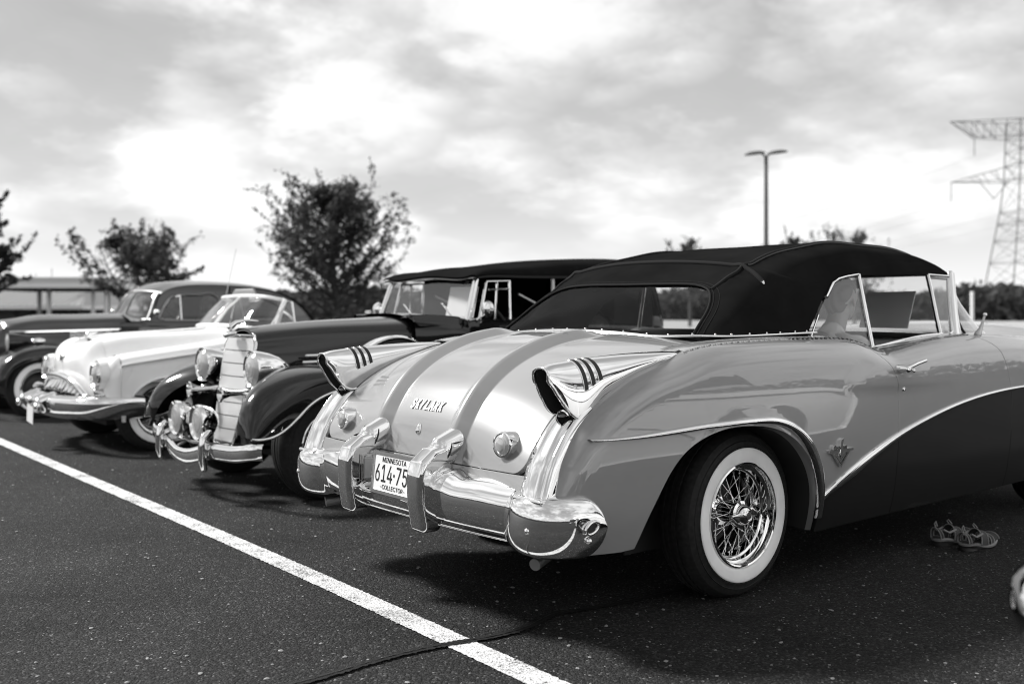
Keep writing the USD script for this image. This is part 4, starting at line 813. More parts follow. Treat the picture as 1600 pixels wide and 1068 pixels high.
def t_parts(mm_):
    f_ = obj('front_fender', mm_(fm), 'black_paint', TOUR, smooth=True)
    obj('fender_bead', mm_(tube(fe, .010, 8)), 'chrome', f_, smooth=True)
    obj('rear_fender', mm_(RN.mesh(40, 24)), 'black_paint', TOUR, smooth=True)
    obj('running_board', mm_(rbox(-2.5, -.85, .58, .86, .32, .36, .015)), 'black_paint', TOUR)
    for zz, x1 in ((.900, -.03), (.858, -.01), (.816, .02)):
        obj('bonnet_strip', mm_(chain([(x1, .362 + .02, zz), (-.30, .40 + .03, zz + .006)], [.010, .008], 8)), 'chrome', TOUR)
    for k in range(9): obj('bonnet_louvre', mm_(rbox(-.82 + k * .05, -.80 + k * .05, .40, .455, .66, .92, .008, 8)), 'black', TOUR)
    h_ = obj('headlamp', mm_(move(lathe([(.105, .0), (.118, .012), (.122, -.004), (.119, -.04), (.110, -.09), (.088, -.16), (.055, -.22), (.022, -.255), (0, -.262)], 32, 'x'), (.365, .405, .825))), 'chrome', TOUR, smooth=45)
    obj('lens', mm_(move(lathe([(.106, .002), (.08, .018), (.04, .027), (0, .03)], 28, 'x'), (.365, .405, .825))), 'lens_clear', h_, smooth=True)
    obj('lamp_post', mm_(chain([(.30, .405, .70), (.25, .39, .62)], [.035, .045], 12)), 'black_paint', h_)
    obj('horn', mm_(move(lathe([(.052, .03), (.055, .02), (.04, 0), (.022, -.04), (.015, -.12), (.024, -.16), (.03, -.21), (0, -.23)], 24, 'x'), (.50, .26, .665))), 'chrome', TOUR, smooth=40)
    obj('side_lamp', mm_(sphere((.33, .43, .655), .036, 10, (1.3, 1, 1))), 'chrome', TOUR, smooth=True)
    d_ = obj('driving_lamp', mm_(move(lathe([(.098, 0), (.112, .012), (.116, -.004), (.113, -.03), (.098, -.08), (.06, -.12), (0, -.135)], 32, 'x'), (.64, .185, .486))), 'chrome', TOUR, smooth=45)
    obj('lens', mm_(move(lathe([(.099, 0), (.06, .012), (0, .016)], 28, 'x'), (.64, .185, .486))), 'lens_clear', d_, smooth=True)
    obj('lamp_bracket', mm_(chain([(.585, .185, .40), (.56, .185, .33), (.62, .185, .30)], .012, 8)), 'dull_metal', d_)
    obj('wing_lamp_bar', mm_(tube([(.36, .02, .665), (.36, .44, .655)], .014, 8)), 'chrome', TOUR, smooth=True)
    g_ = obj('bumper_guard', mm_(chain([(.672, .375, .21), (.684, .375, .27), (.684, .375, .35), (.672, .375, .41), (.645, .375, .435)], [.020, .027, .029, .026, .022], 12)), 'chrome', TOUR, smooth=45)
    obj('door', mm_(surf(lambda u, v: np.stack([u, .60 + .10 * smoothstep(-.9, -1.8, u) + .03 * np.sin(np.clip((v - .35) / .8, 0, 1) * PI) + .004, v], -1), Polygon([(-1.28, .42), (-2.05, .42), (-2.05, 1.125), (-1.28, 1.125)]).buffer(-.03).buffer(.03), .08, lip=.02)), 'black_paint', TOUR)
    obj('side_frame', mm_(join(tube([(-1.33, .585, 1.14), (-1.40, .575, 1.42), (-1.62, .575, 1.43), (-1.615, .59, 1.14)], .012, 8), tube([(-1.42, .578, 1.36), (-1.615, .58, 1.37)], .008, 6), tube([(-1.48, .58, 1.14), (-1.50, .577, 1.42)], .010, 6))), 'chrome', TOUR)
    obj('top_iron', mm_(tube([(-1.72, .56, 1.33), (-1.92, .56, 1.25)], .012, 6)), 'satin_metal', TOUR)
    obj('top_post', mm_(tube([(-2.07, .57, 1.12), (-2.07, .56, 1.46)], .016, 8)), 'satin_metal', TOUR)
    obj('side_mirror', mm_(join(move(lathe([(.058, 0), (.06, .012), (.05, .03), (0, .045)], 20, 'x'), (-1.29, .75, 1.215)), tube([(-1.22, .62, 1.13), (-1.22, .70, 1.14), (-1.28, .75, 1.19)], .009, 8))), 'chrome', TOUR, smooth=40)
    sp_ = obj('spare_wheel', mm_(move(lathe([(0, -.05), (.12, -.06), (.20, -.055), (.24, -.06), (.31, -.07), (.35, -.05), (.365, 0), (.35, .05), (.31, .07), (.24, .06), (0, .05)], 48, 'y'), (-.50, .72, .66))), 'rubber', TOUR, smooth=30)
    obj('spare_band', mm_(move(lathe([(.362, -.06), (.376, -.04), (.378, .04), (.362, .06)], 56, 'y'), (-.50, .72, .66))), 'chrome', sp_, smooth=True)
both(t_parts)
bz = np.array([-.86, -.84, -.72, -.55, -.38, -.25, -.10, 0, .10, .25, .38, .55, .72, .84, .86]); 
bzz = np.array([.352, .355, .335, .325, .318, .292, .262, .256, .262, .292, .318, .325, .335, .355, .352]); bxx = np.array([.49, .53, .575, .605, .635, .65, .66, .662, .66, .65, .635, .605, .575, .53, .49])
bp = spline(np.c_[bxx, bz, bzz], 80)
bpr = [(0, .046), (.012, .05), (.022, .035), (.026, 0), (.022, -.035), (.012, -.05), (0, -.046)]
obj('front_bumper', grid(np.stack([bp + [a, 0, z] for a, z in bpr], 1)), 'chrome', TOUR, smooth=60)
obj('bumper_iron', join(*[tube([(.50, s * .3, .33), (.62, s * .34, .32)], .016, 6) for s in (-1, 1)], tube([(.56, -.5, .36), (.60, 0, .34), (.56, .5, .36)], .012, 6)), 'satin_metal', TOUR)
obj('apron', rbox(.0, .36, -.40, .40, .30, .44, .03), 'black_paint', TOUR)
def tub(x):
    w = np.interp(-x, [.86, 1.3, 1.9, 3.0, 3.6, 3.9], [.46, .60, .70, .70, .60, .42]); zt = np.interp(-x, [.86, 1.15, 1.3, 3.2, 3.9], [1.165, 1.165, 1.13, 1.09, .74])
    return [(x, -w + .05, .32), (x, -w - .02, .6), (x, -w, .95), (x, -w + .035, zt - .02), (x, -w + .08, zt)], [(x, w - .08, zt), (x, w - .035, zt - .02), (x, w, .95), (x, w + .02, .6), (x, w - .05, .32)]
xs_ = [-.86, -1.0, -1.2, -1.5, -1.9, -2.4, -2.9, -3.3, -3.65, -3.9]
obj('body_tub', join(Net([tub(x)[0] for x in xs_], -np.array(xs_), np.arange(5)).mesh(40, 16), Net([tub(x)[1] for x in xs_], -np.array(xs_), np.arange(5)).mesh(40, 16)), 'black_paint', TOUR, smooth=True)
obj('scuttle', Net([[(x, y, 1.165 + .02 * (1 - (y / .5) ** 2) - .07 * (abs(y) / .5) ** 3 - .02 * (x < -1.1)) for y in np.linspace(-.5, .5, 7)] for x in (-.86, -.95, -1.05, -1.2)], [0, 1, 2, 3], np.arange(7)).mesh(14, 24), 'black_paint', TOUR, smooth=True)
obj('tail_panel', join(move(rbox(-3.92, -3.7, -.5, .5, .35, .78, .08)), move(hull([(-3.25, -.6, 1.03), (-3.25, .6, 1.03), (-3.75, -.5, .74), (-3.75, .5, .74)], .05))), 'black_paint', TOUR)
obj('floor_pan', box(-3.6, .2, -.45, .45, .25, .36), 'matte_dark', TOUR, smooth=False)
obj('seats', join(move(rbox(-2.25, -1.75, -.58, .58, .5, .72, .05)), move(rbox(-2.35, -2.18, -.58, .58, .7, 1.15, .06)), move(rbox(-3.4, -3.2, -.55, .55, .6, 1.18, .06))), 'seat_leather', TOUR)
obj('steering_wheel', tube(np.c_[np.zeros(32), .2 * np.cos(np.linspace(0, 2 * PI, 33)[:-1]), .2 * np.sin(np.linspace(0, 2 * PI, 33)[:-1])] @ rot([0, 1, 0], 35).T + [-1.62, .32, 1.12], .013, 8, closed=True), 'black', TOUR, smooth=True)
a, b, c, d = (-1.215, -.60, 1.145), (-1.315, -.565, 1.455), (-1.315, .565, 1.455), (-1.215, .60, 1.145)
W2 = obj('windscreen', grid(np.array([[a, d], [b, c]])), 'window_glass', TOUR, smooth=False)
obj('windscreen_frame', join(move(chain([a, b], [.030, .022], 12)), move(chain([d, c], [.030, .022], 12)), move(chain([b, c], .014, 10)), move(chain([a, d], .016, 10))), 'chrome', W2)
obj('wipers', join(tube([(-1.20, .42, 1.16), (-1.245, .22, 1.26)], .006, 6), tube([(-1.20, -.1, 1.16), (-1.245, -.3, 1.25)], .006, 6)), 'satin_metal', W2)
rX = np.array([-1.26, -1.32, -1.6, -2.0, -2.45, -2.90, -3.08, -3.18, -3.26]); rZ = np.array([1.470, 1.505, 1.552, 1.60, 1.638, 1.66, 1.635, 1.50, 1.20]); rE = np.array([1.452, 1.462, 1.470, 1.475, 1.48, 1.48, 1.46, 1.35, 1.13])
RT = Net([[(x, -.63, e), (x, -.63, e + (z - e) * .35), (x, -.575, e + (z - e) * .70), (x, -.40, z - .02), (x, 0, z), (x, .40, z - .02), (x, .575, e + (z - e) * .70), (x, .63, e + (z - e) * .35), (x, .63, e)] for x, z, e in zip(rX[::-1], rZ[::-1], rE[::-1])], np.r_[0, np.cumsum(np.hypot(np.diff(rX[::-1]), np.diff(rZ[::-1])))], np.arange(9))
rm = RT.mesh(70, 50)
RO = obj('cloth_hood', rm, 'top_cloth', TOUR, smooth=True)
obj('hood_lining', (rm[0] * [1, .98, 1] - [0, 0, .02], rm[1]), 'black', RO, smooth=True)
obj('side_curtain', join(box(-3.14, -2.70, .60, .61, 1.08, 1.5), box(-3.14, -1.65, -.61, -.60, 1.08, 1.5), box(-3.17, -3.14, -.6, .6, 1.0, 1.5)), 'top_cloth', RO, smooth=False)
for x_, s_ in ((0, -1), (0, 1), (-3.05, -1), (-3.05, 1)): wheel_parts(TOUR, 'wheel', np.array([x_, s_ * .80, .348]), False, white=(0, 0), s=-s_)
sg = thing('windscreen_placard', 'white paper show placard propped inside the windscreen of the black touring car', 'placard', (-.26 + 1.33, 2.95 - .33, 1.15))
obj('card', move(box(-.002, .002, -.15, .15, 0, .24), R=rot([0, 0, 1], 8) @ rot([0, 1, 0], 14)), 'paper', sg, smooth=False)

# ------------------------------------------------------------------ the white convertible and its neighbour on the near side
def fifties(name, label, x0, yc, paint_, roof, screen=True, seat='pale_leather', group=None, bump_z=0.0, white=True):
    C_ = thing(name, label, 'car', (x0, yc, 0), 180, group)
    zc = curve([(-4.3, .80), (-3.9, .95), (-3.2, 1.02), (-2.6, 1.04), (-1.0, 1.055), (-.45, 1.028), (.05, 1.0), (.28, .962), (.40, .915), (.46, .86), (.50, .80)])
    zf = curve([(-4.4, .78), (-3.9, .92), (-3.2, .95), (-2.4, .97), (-1.6, 1.0), (-1.0, .985), (-.5, .925), (0, .865), (.25, .83), (.40, .79)])
    def top_row(x):
        c, f_ = float(zc(x)), float(zf(x)); v = min(c, f_) - .035
        return [(x, -.945, f_ - .085), (x, -.90, f_ - .022), (x, -.80, f_), (x, -.68, f_ - .012), (x, -.56, v if x > -1 else f_ - .01), (x, -.44, c - .045), (x, -.28, c - .012), (x, 0, c)]
    tX = np.array([-4.3, -3.9, -3.3, -2.7, -2.2])
    def strip_mesh(xs):
        P_ = Net([top_row(x) for x in xs], xs, np.arange(8)).mesh(40, 40); return P_
    sd = lambda u, v: np.stack([u, .945 + .035 * np.sin(np.clip((np.minimum(v, .86) - .25) / .62, 0, 1) * PI) - .04 * smoothstep(-.05, .42, u) ** 2 - .10 * smoothstep(-3.3, -4.4, u) ** 2, v], -1)
    xs = np.linspace(-4.35, .285, 60)
    out_ = Polygon(np.vstack([np.c_[xs, zf(xs) - .085], [(.285, .40), (.275, .28), (-4.2, .30)]]))
    arch_ = affinity.scale(Point(-.09, .33).buffer(.34, 24), 1, .90).union(sbox(-.43, -.1, .25, .33)); arch2 = Point(-3.1, .31).buffer(.39, 24).union(sbox(-3.49, -.1, -2.71, .31))
    side_ = out_.difference(arch_).difference(arch2).difference(LineString([(-1.02, .2), (-1.02, .95)]).buffer(.003)).difference(LineString([(-2.25, .2), (-2.25, .98)]).buffer(.003))
    sidem = [surf(sd, q, .07, lip=.03) for q in side_.geoms]
    spear_ = spline([(.06, .60), (-.5, .63), (-1.3, .62), (-1.9, .52), (-2.35, .38), (-2.6, .42), (-3.0, .60)], 50)
    hood_m = strip_mesh(np.array([-1.02, -.75, -.45, -.1, .05, .18, .28])); tail_m = strip_mesh(np.array([-4.3, -4.0, -3.6, -3.2, -2.75]))
    tr_ = top_row(.28); Yn = [-q[1] for q in tr_][::-1]; Zn = [q[2] for q in tr_][::-1]        # 0 ... .945
    Xn = [.50, .485, .455, .425, .400, .392, .365, .31]; Bn = [.60, .585, .535, .46, .44, .44, .44, .44]
    rn = []
    for y, zt_, xf, zb_ in zip(Yn, Zn, Xn, Bn):
        dz_ = zt_ - zb_
        rn.append([(xf - .01, y, zb_), (xf, y, zb_ + dz_ * .3), (xf, y, zb_ + dz_ * .55), (xf - (xf - .28) * .16, y, zb_ + dz_ * .76), (xf - (xf - .28) * .50, y, zb_ + dz_ * .92), (.28, y, zt_)])
    zs_ = float(zf(.20)) - .085; rn.append([(.20, .962, .44 + (zs_ - .44) * t) for t in (0, .3, .55, .76, .92, 1)])
    half_nose = Net(rn, np.r_[Yn, .99], np.arange(6.)).mesh(46, 30)
    ledge = Net([[(x, -.945, float(zf(x)) - .085), (x, -.90, float(zf(x)) - .022), (x, -.80, float(zf(x)) + .0), (x, -.74, float(zf(x)) + .003)] for x in (-2.8, -2.2, -1.6, -1.02)], np.arange(4.), np.arange(4.)).mesh(24, 12)
    def parts(mm_):
        for nm, q in zip(('rear_quarter', 'door', 'front_fender') if sidem[0][0][:, 0].mean() < sidem[-1][0][:, 0].mean() else ('front_fender', 'door', 'rear_quarter'), sidem): obj(nm, mm_(q), paint_, C_)
        obj('front_fascia', mm_(half_nose), paint_, C_, smooth=True); obj('bonnet_half', mm_(hood_m), paint_, C_, smooth=True); obj('boot_half', mm_(tail_m), paint_, C_, smooth=True); obj('door_top', mm_(ledge), paint_, C_, smooth=True)
        r3 = [sd(np.array([p[0]]), np.array([p[1]]))[0] for p in spear_]; obj('side_spear', mm_(tube(np.array(r3), .011, 6)), 'chrome', C_, smooth=True)
        ap = np.array([(-.09 + .34 * cos(t), .33 + .306 * sin(t)) for t in np.linspace(0, PI, 40)]); a3 = sd(ap[:, 0], ap[:, 1])
        obj('arch_lip', mm_(tube(a3 + [0, .004, 0], .012, 6)), 'chrome' if paint_ != 'white_paint' else paint_, C_, smooth=True)
        obj('wheel_well', mm_(grid(np.stack([a3, a3 - [0, .38, 0]], 1))), 'matte_dark', C_, smooth=True)
        hl = obj('headlamp', mm_(move(lathe([(.088, .0), (.103, .018), (.112, .006), (.118, -.05), (.12, -.10)], 32, 'x'), (.440, .765, .665))), 'chrome', C_, smooth=45)
        obj('lens', mm_(move(lathe([(.09, .002), (.06, .02), (0, .03)], 24, 'x'), (.440, .765, .665))), 'lens_clear', hl, smooth=True)
        obj('headlamp_pod', mm_(move(lathe([(.122, .0), (.128, -.02), (.132, -.08), (.136, -.15), (.136, -.19)], 36, 'x'), (.430, .765, .665))), paint_, hl, smooth=45)
        obj('parking_lamp', mm_(hull([(.43, .765, .525), (.42, .765, .47), (.37, .83, .50), (.37, .70, .50)], .028, 12)), 'chrome', C_)
        obj('guard', mm_(hull([(.70, .26, .43), (.75, .26, .42), (.64, .26, .465), (.70, .26, .36)], .042, 14)), 'chrome', C_)
        obj('bumper_ball', mm_(sphere((.78, .30, .385), .032, 10)), 'chrome', C_, smooth=True)
    both(parts)
    yy = np.linspace(-.62, .62, 50); ar_ = np.c_[.47 + .07 * (1 - (yy / .62) ** 2), yy, .635 - .17 * (np.abs(yy) / .62) ** 2.6]
    G_ = obj('grille_arch', tube(ar_, .030, 10, up=(1, 0, 0), flat=(1.0, .9)), 'chrome', C_, smooth=True)
    for y in np.linspace(-.50, .50, 14):
        zt = .615 - .16 * (abs(y) / .62) ** 2.6
        obj('grille_tooth', hull([(.46 + .05 * (1 - (y / .6) ** 2), y, .43), (.49 + .06 * (1 - (y / .6) ** 2), y, (.43 + zt) / 2), (.455 + .05 * (1 - (y / .6) ** 2), y, zt)], .0185, 8), 'chrome', G_)
    obj('grille_dark', box(.36, .40, -.58, .58, .36, .58), 'black', G_, smooth=False)
    bb = np.array([.05 * (bump_z > 0), 0, bump_z]) + np.array([1, 1 + .035 * (bump_z > 0), 1]) * spline([(.11, -.985, .43), (.27, -.965, .43), (.48, -.86, .425), (.60, -.6, .42), (.665, -.3, .415), (.68, 0, .415), (.665, .3, .415), (.60, .6, .42), (.48, .86, .425), (.27, .965, .43), (.11, .985, .43)], 90)
    tb = np.gradient(bb, axis=0); nb = np.c_[tb[:, 1], -tb[:, 0], 0 * tb[:, 0]]; nb /= np.linalg.norm(nb, axis=1, keepdims=True); nb *= np.sign((nb * (bb - [.0, 0, 0])).sum(1))[:, None]
    obj('front_bumper', grid(np.stack([bb + nb * a + [0, 0, z] for a, z in ((-.06, .062), (0, .06), (.035, .035), (.045, 0), (.030, -.05), (.0, -.10), (-.05, -.135))], 1)), 'chrome', C_, smooth=60)
    obj('middle_guard', hull([(.72, 0, .42), (.75, 0, .42), (.66, 0, .455), (.70, 0, .37)], .038, 12), 'chrome', C_)
    obj('underbody', join(box(-4.1, .3, -.6, .6, .22, .75), box(-4.1, -2.7, -.62, .62, .5, .85), box(-2.9, -.9, -.88, .88, .22, .5)), 'matte_dark', C_, smooth=False)
    obj('seats', join(move(rbox(-2.25, -1.7, -.66, .66, .5, .70, .05)), move(rbox(-2.35, -2.2, -.66, .66, .6, 1.08, .06)), move(rbox(-3.1, -2.9, -.6, .6, .6, 1.04, .06))), seat, C_)
    obj('dashboard', rbox(-1.30, -1.10, -.72, .72, .62, 1.0, .04), paint_, C_)
    obj('steering_wheel', tube(np.c_[np.zeros(32), .2 * np.cos(np.linspace(0, 2 * PI, 33)[:-1]), .2 * np.sin(np.linspace(0, 2 * PI, 33)[:-1])] @ rot([0, 1, 0], 30).T + [-1.55, .36, 1.03], .012, 8, closed=True), 'ivory_paint', C_, smooth=True)
    wbo = spline([(-1.20, -.74, 1.02), (-1.02, -.66, 1.045), (-.93, -.4, 1.065), (-.90, 0, 1.07), (-.93, .4, 1.065), (-1.02, .66, 1.045), (-1.20, .74, 1.02)], 40)
    wto = spline([(-1.36, -.62, 1.31), (-1.24, -.55, 1.335), (-1.20, -.3, 1.352), (-1.19, 0, 1.356), (-1.20, .3, 1.352), (-1.24, .55, 1.335), (-1.36, .62, 1.31)], 40)
    W_ = obj('windscreen', grid(np.stack([wbo, wbo * .5 + wto * .5 + [.02, 0, .0], wto], 1)), 'window_glass', C_, smooth=True)
    obj('windscreen_frame', join(tube(wto, .018, 8), tube(wbo, .016, 8), tube(np.array([wbo[0], wto[0]]), .026, 8), tube(np.array([wbo[-1], wto[-1]]), .026, 8), tube(np.array([wbo[20], (wbo[20] + wto[20]) / 2 + [.02, 0, 0], wto[20]]), .010, 6)), 'chrome' if paint_ != 'white_paint' else 'white_paint', W_)
    for s in (-1, 1):
        a = np.array([(-1.12, s * .77, 1.03), (-1.36, s * .655, 1.30), (-1.42, s * .66, 1.29), (-1.40, s * .775, 1.02)])
        V_ = obj('vent_pane', grid(np.array([[a[0], a[3]], [a[1], a[2]]])), 'window_glass', C_, smooth=False); obj('vent_frame', tube(a, .011, 8, closed=True), 'chrome', V_)
    if roof:
        RX = np.array([-1.30, -1.6, -2.1, -2.6, -2.95, -3.25]); RZ = np.array([1.40, 1.47, 1.50, 1.49, 1.42, 1.12])
        obj('roof', Net([[(x, -.68, min(z - .12, 1.33) if x > -3 else 1.02), (x, -.62, z - .06), (x, -.45, z - .015), (x, 0, z), (x, .45, z - .015), (x, .62, z - .06), (x, .68, min(z - .12, 1.33) if x > -3 else 1.02)] for x, z in zip(RX[::-1], RZ[::-1])], np.arange(6.), np.arange(7.)).mesh(40, 40), 'ivory_paint' if paint_ != 'ivory_paint' else 'dark_paint', C_, smooth=True)
        for s in (-1, 1): obj('side_glass', grid(np.array([[(-1.42, s * .76, 1.0), (-3.1, s * .76, 1.02)], [(-1.46, s * .675, 1.32), (-2.95, s * .675, 1.32)]])), 'window_glass', C_, smooth=False)
    else:
        obj('sun_visor', hull([(-1.30, -.42, 1.37), (-1.30, .10, 1.37), (-1.30, -.36, 1.415), (-1.30, .06, 1.415)], .016), 'visor_grey', C_)
        obj('folded_hood', move(hull([(-3.0, -.62, 1.05), (-3.0, .62, 1.05), (-3.45, -.55, 1.03), (-3.45, .55, 1.03)], .06)), 'top_cloth', C_)
        obj('spot_mirror', join(move(hull([(-1.30, 0, 1.32), (-1.30, .16, 1.32)], .025, 10)), tube([(-1.24, .08, 1.35), (-1.29, .08, 1.33)], .008, 6)), 'chrome', C_)
        obj('aerial', join(tube([(-1.19, -.36, 1.36), (-1.215, -.36, 1.47)], .006, 6), tube([(-1.215, -.36, 1.47), (-1.30, -.36, 1.85)], .0025, 5)), 'satin_metal', C_)
    for x_, s_ in ((-.07, -1), (-.07, 1), (-3.1, -1), (-3.1, 1)): wheel_parts(C_, 'wheel', np.array([x_, s_ * .90, .345]), False, s=-s_, white=(.219, .279) if white else (0, 0))
    obj('nose_badge', hull([(.495, -.05, .80), (.495, .05, .80), (.51, 0, .765), (.505, 0, .82)], .010, 8), 'chrome', C_)
    obj('bonnet_mascot', chain([(.30, 0, .975), (.27, 0, 1.0), (.20, 0, 1.01)], [.014, .02, .008], 10), 'chrome', C_)
    return C_
fifties('white_convertible', 'white open convertible with toothed chrome grille and wire wheels', -.36, 6.0, 'white_paint', False)
np_ = thing('number_plate', 'small number plate hanging crooked below the toothed bumper of the white convertible', 'number plate', (-.36 - .77, 6.0 - .02, .30))
obj('plate', move(box(-.002, .002, -.10, .10, -.075, .075), R=rot([1, 0, 0], 5)), 'plate_white', np_, smooth=False)
NB = fifties('pale_hardtop', 'pale hardtop car whose chrome bumper end shows at the right edge', -.93, -3.56, 'ivory_paint', True, seat='seat_leather', bump_z=.20, white=False)
obj('bumper_port', move(tube(np.c_[np.zeros(24), .020 * np.cos(np.linspace(0, 2 * PI, 25)[:-1]), .034 * np.sin(np.linspace(0, 2 * PI, 25)[:-1])], .006, 8, closed=True), (.585, -.86, .60), rot([0, 0, 1], -40)), 'chrome', NB, smooth=True)
obj('fender_edge', tube([(.30, -.90, .70), (.42, -.80, .70), (.46, -.70, .70)], .02, 8), 'chrome', NB, smooth=True)

# ------------------------------------------------------------------ the dark round-roofed coupe at the far end of the row
COU = thing('coupe', 'dark pre-war coupe with rounded fastback roof and whitewall tyres, farthest in the row', 'car', (-.40, 9.4, 0), 180)
RAIL4 = spline([(-1.265, 1.10), (-1.34, 1.25), (-1.43, 1.41), (-1.60, 1.495), (-1.95, 1.535), (-2.4, 1.53), (-2.85, 1.485), (-3.15, 1.40), (-3.38, 1.27), (-3.56, 1.09), (-3.68, .90), (-3.74, .70), (-3.76, .45)], 90)
def side4(u, v):
    y = .745 - .17 * smoothstep(1.02, 1.60, v) - .05 * smoothstep(.6, .3, v)
    y = y * (1 - .42 * smoothstep(-2.7, -3.85, u) ** 1.4) - .15 * smoothstep(-1.25, -.85, u)
    return np.stack([u, y, v], -1)
out4 = Polygon(np.vstack([RAIL4, [(-3.7, .36), (-.95, .34), (-.95, 1.06), (-1.20, 1.085)]])).buffer(0)
win4 = Polygon(spline([(-1.36, 1.12), (-1.44, 1.26), (-1.54, 1.37), (-1.70, 1.415), (-1.95, 1.425), (-2.12, 1.42), (-2.17, 1.36), (-2.18, 1.2), (-2.16, 1.12), (-2.05, 1.095), (-1.7, 1.095), (-1.45, 1.10)], 60)).buffer(0)
win5 = Polygon(spline([(-2.46, 1.13), (-2.45, 1.25), (-2.46, 1.38), (-2.52, 1.42), (-2.7, 1.405), (-2.93, 1.33), (-3.10, 1.21), (-3.15, 1.13), (-3.0, 1.10), (-2.6, 1.10)], 60)).buffer(0)
def pon(cr, w0, w1):                                   # a pontoon fender: crest points (x, z), inner and outer y
    n_ = len(cr); ys_ = [w0, w0 + .10, (w0 + w1) / 2, w1 - .10, w1 - .025, w1]
    return ys_
cr4 = np.array([(.47, .40), (.45, .56), (.36, .69), (.20, .785), (.0, .825), (-.22, .82), (-.48, .74), (-.75, .58), (-.95, .40)]); ed4 = np.array([(.37, .36), (.36, .46), (.30, .56), (.17, .635), (.0, .665), (-.17, .635), (-.32, .54), (-.42, .42), (-.48, .33)])
F4 = Net([[(c[0] - .02, .30, c[1] - .05), (c[0], .45, c[1]), (c[0], .62, c[1] + .005), (c[0] * .92 + e[0] * .08, .78, c[1] * .92 + e[1] * .08), (c[0] * .65 + e[0] * .35, .885, c[1] * .65 + e[1] * .35), (e[0], .91, e[1])] for c, e in zip(cr4, ed4)], np.arange(9.), np.arange(6.))
cr5 = np.array([(-2.35, .42), (-2.52, .62), (-2.75, .76), (-3.05, .80), (-3.35, .74), (-3.62, .58), (-3.78, .38)]); ed5 = np.array([(-2.62, .33), (-2.68, .46), (-2.82, .58), (-3.05, .63), (-3.27, .58), (-3.42, .46), (-3.48, .33)])
R4 = Net([[(c[0], .55, c[1] - .02), (c[0], .68, c[1]), (c[0] * .9 + e[0] * .1, .80, c[1] * .92 + e[1] * .08), (c[0] * .6 + e[0] * .4, .89, c[1] * .6 + e[1] * .4), (e[0], .91, e[1])] for c, e in zip(cr5, ed5)], np.arange(7.), np.arange(5.))
H4x = np.array([-1.25, -.9, -.5, -.1, .20, .30, .34])
def h4(x):
    zt = np.interp(x, [-1.25, -.9, -.1, .2, .3, .34], [1.18, 1.18, 1.155, 1.11, 1.03, .90]); w = np.interp(x, [-1.25, -.9, .2, .34], [.60, .50, .33, .25]); m_ = min(.975, zt - .06)
    half = [(0, zt), (w * .5, zt - .02), (w * .85, zt - .075), (w, m_), (w + .02, .80), (w + .02, .55)]
    return [(x, -y, z) for y, z in half[::-1]] + [(x, y, z) for y, z in half[1:]]
rr_ = side4(RAIL4[:, 0], RAIL4[:, 1]); crown = .07 * smoothstep(-1.2, -1.7, RAIL4[:, 0])
rx_ = .10 * (1 - smoothstep(-1.35, -1.9, RAIL4[:, 0])) - .10 * smoothstep(-3.1, -3.7, RAIL4[:, 0])
rows4 = []
for t in np.linspace(-1, 1, 25):
    b_ = (1 - abs(t) ** 2.6); rows4.append(np.c_[rr_[:, 0] + rx_ * b_, rr_[:, 1] * np.sign(t) * abs(t) ** .92, rr_[:, 2] + crown * b_])
rows4 = np.array(rows4); k0 = np.argmax(RAIL4[:, 0] < -1.44)
obj('roof', grid(rows4[:, k0:]), 'slate_paint', COU, smooth=True)
scr = rows4[:, :k0 + 1]; S4 = obj('windscreen', grid(scr[1:-1]), 'window_glass', COU, smooth=True)
obj('windscreen_frame', join(tube(scr[:, -1], .016, 8), tube(scr[:, 0], .016, 8), tube(scr[1], .022, 8), tube(scr[-2], .022, 8), tube(scr[12], .014, 8)), 'dull_metal', S4)
obj('bonnet', Net([h4(x) for x in H4x], H4x, np.arange(11.)).mesh(50, 50), 'slate_paint', COU, smooth=40)
obj('scuttle', Net([[(-1.25 - .02 * k, y, 1.17 - .10 * (abs(y) / .7) ** 3) for y in np.linspace(-.66, .66, 9)] for k in (-10, -5, 0, 4)], np.arange(4.), np.arange(9.)).mesh(10, 24), 'slate_paint', COU, smooth=True)
nz = np.linspace(.45, 1.0, 14)
G4 = obj('grille_shell', Net([[(.34 + .06 * (1 - (y / .26) ** 2) - .03 * (z > .9), y, z) for y in np.linspace(-.26, .26, 7)] for z in np.linspace(.40, 1.03, 5)], np.arange(5.), np.arange(7.)).mesh(14, 20), 'black', COU, smooth=True)
for z in np.linspace(.46, .99, 18): obj('grille_bar', tube([(.345 + .065 * (1 - (y / .26) ** 2), y * (.65 + .35 * smoothstep(.4, .7, z)), z) for y in np.linspace(-.25, .25, 9)], .008, 6), 'chrome', G4, smooth=True)
bb4 = spline([(.42, -.86, .44), (.58, -.6, .435), (.66, 0, .43), (.58, .6, .435), (.42, .86, .44)], 50)
obj('front_bumper', grid(np.stack([bb4 + [a, 0, z] for a, z in ((-.01, .045), (.012, .04), (.02, 0), (.012, -.04), (-.01, -.045))], 1)), 'chrome', COU, smooth=60)
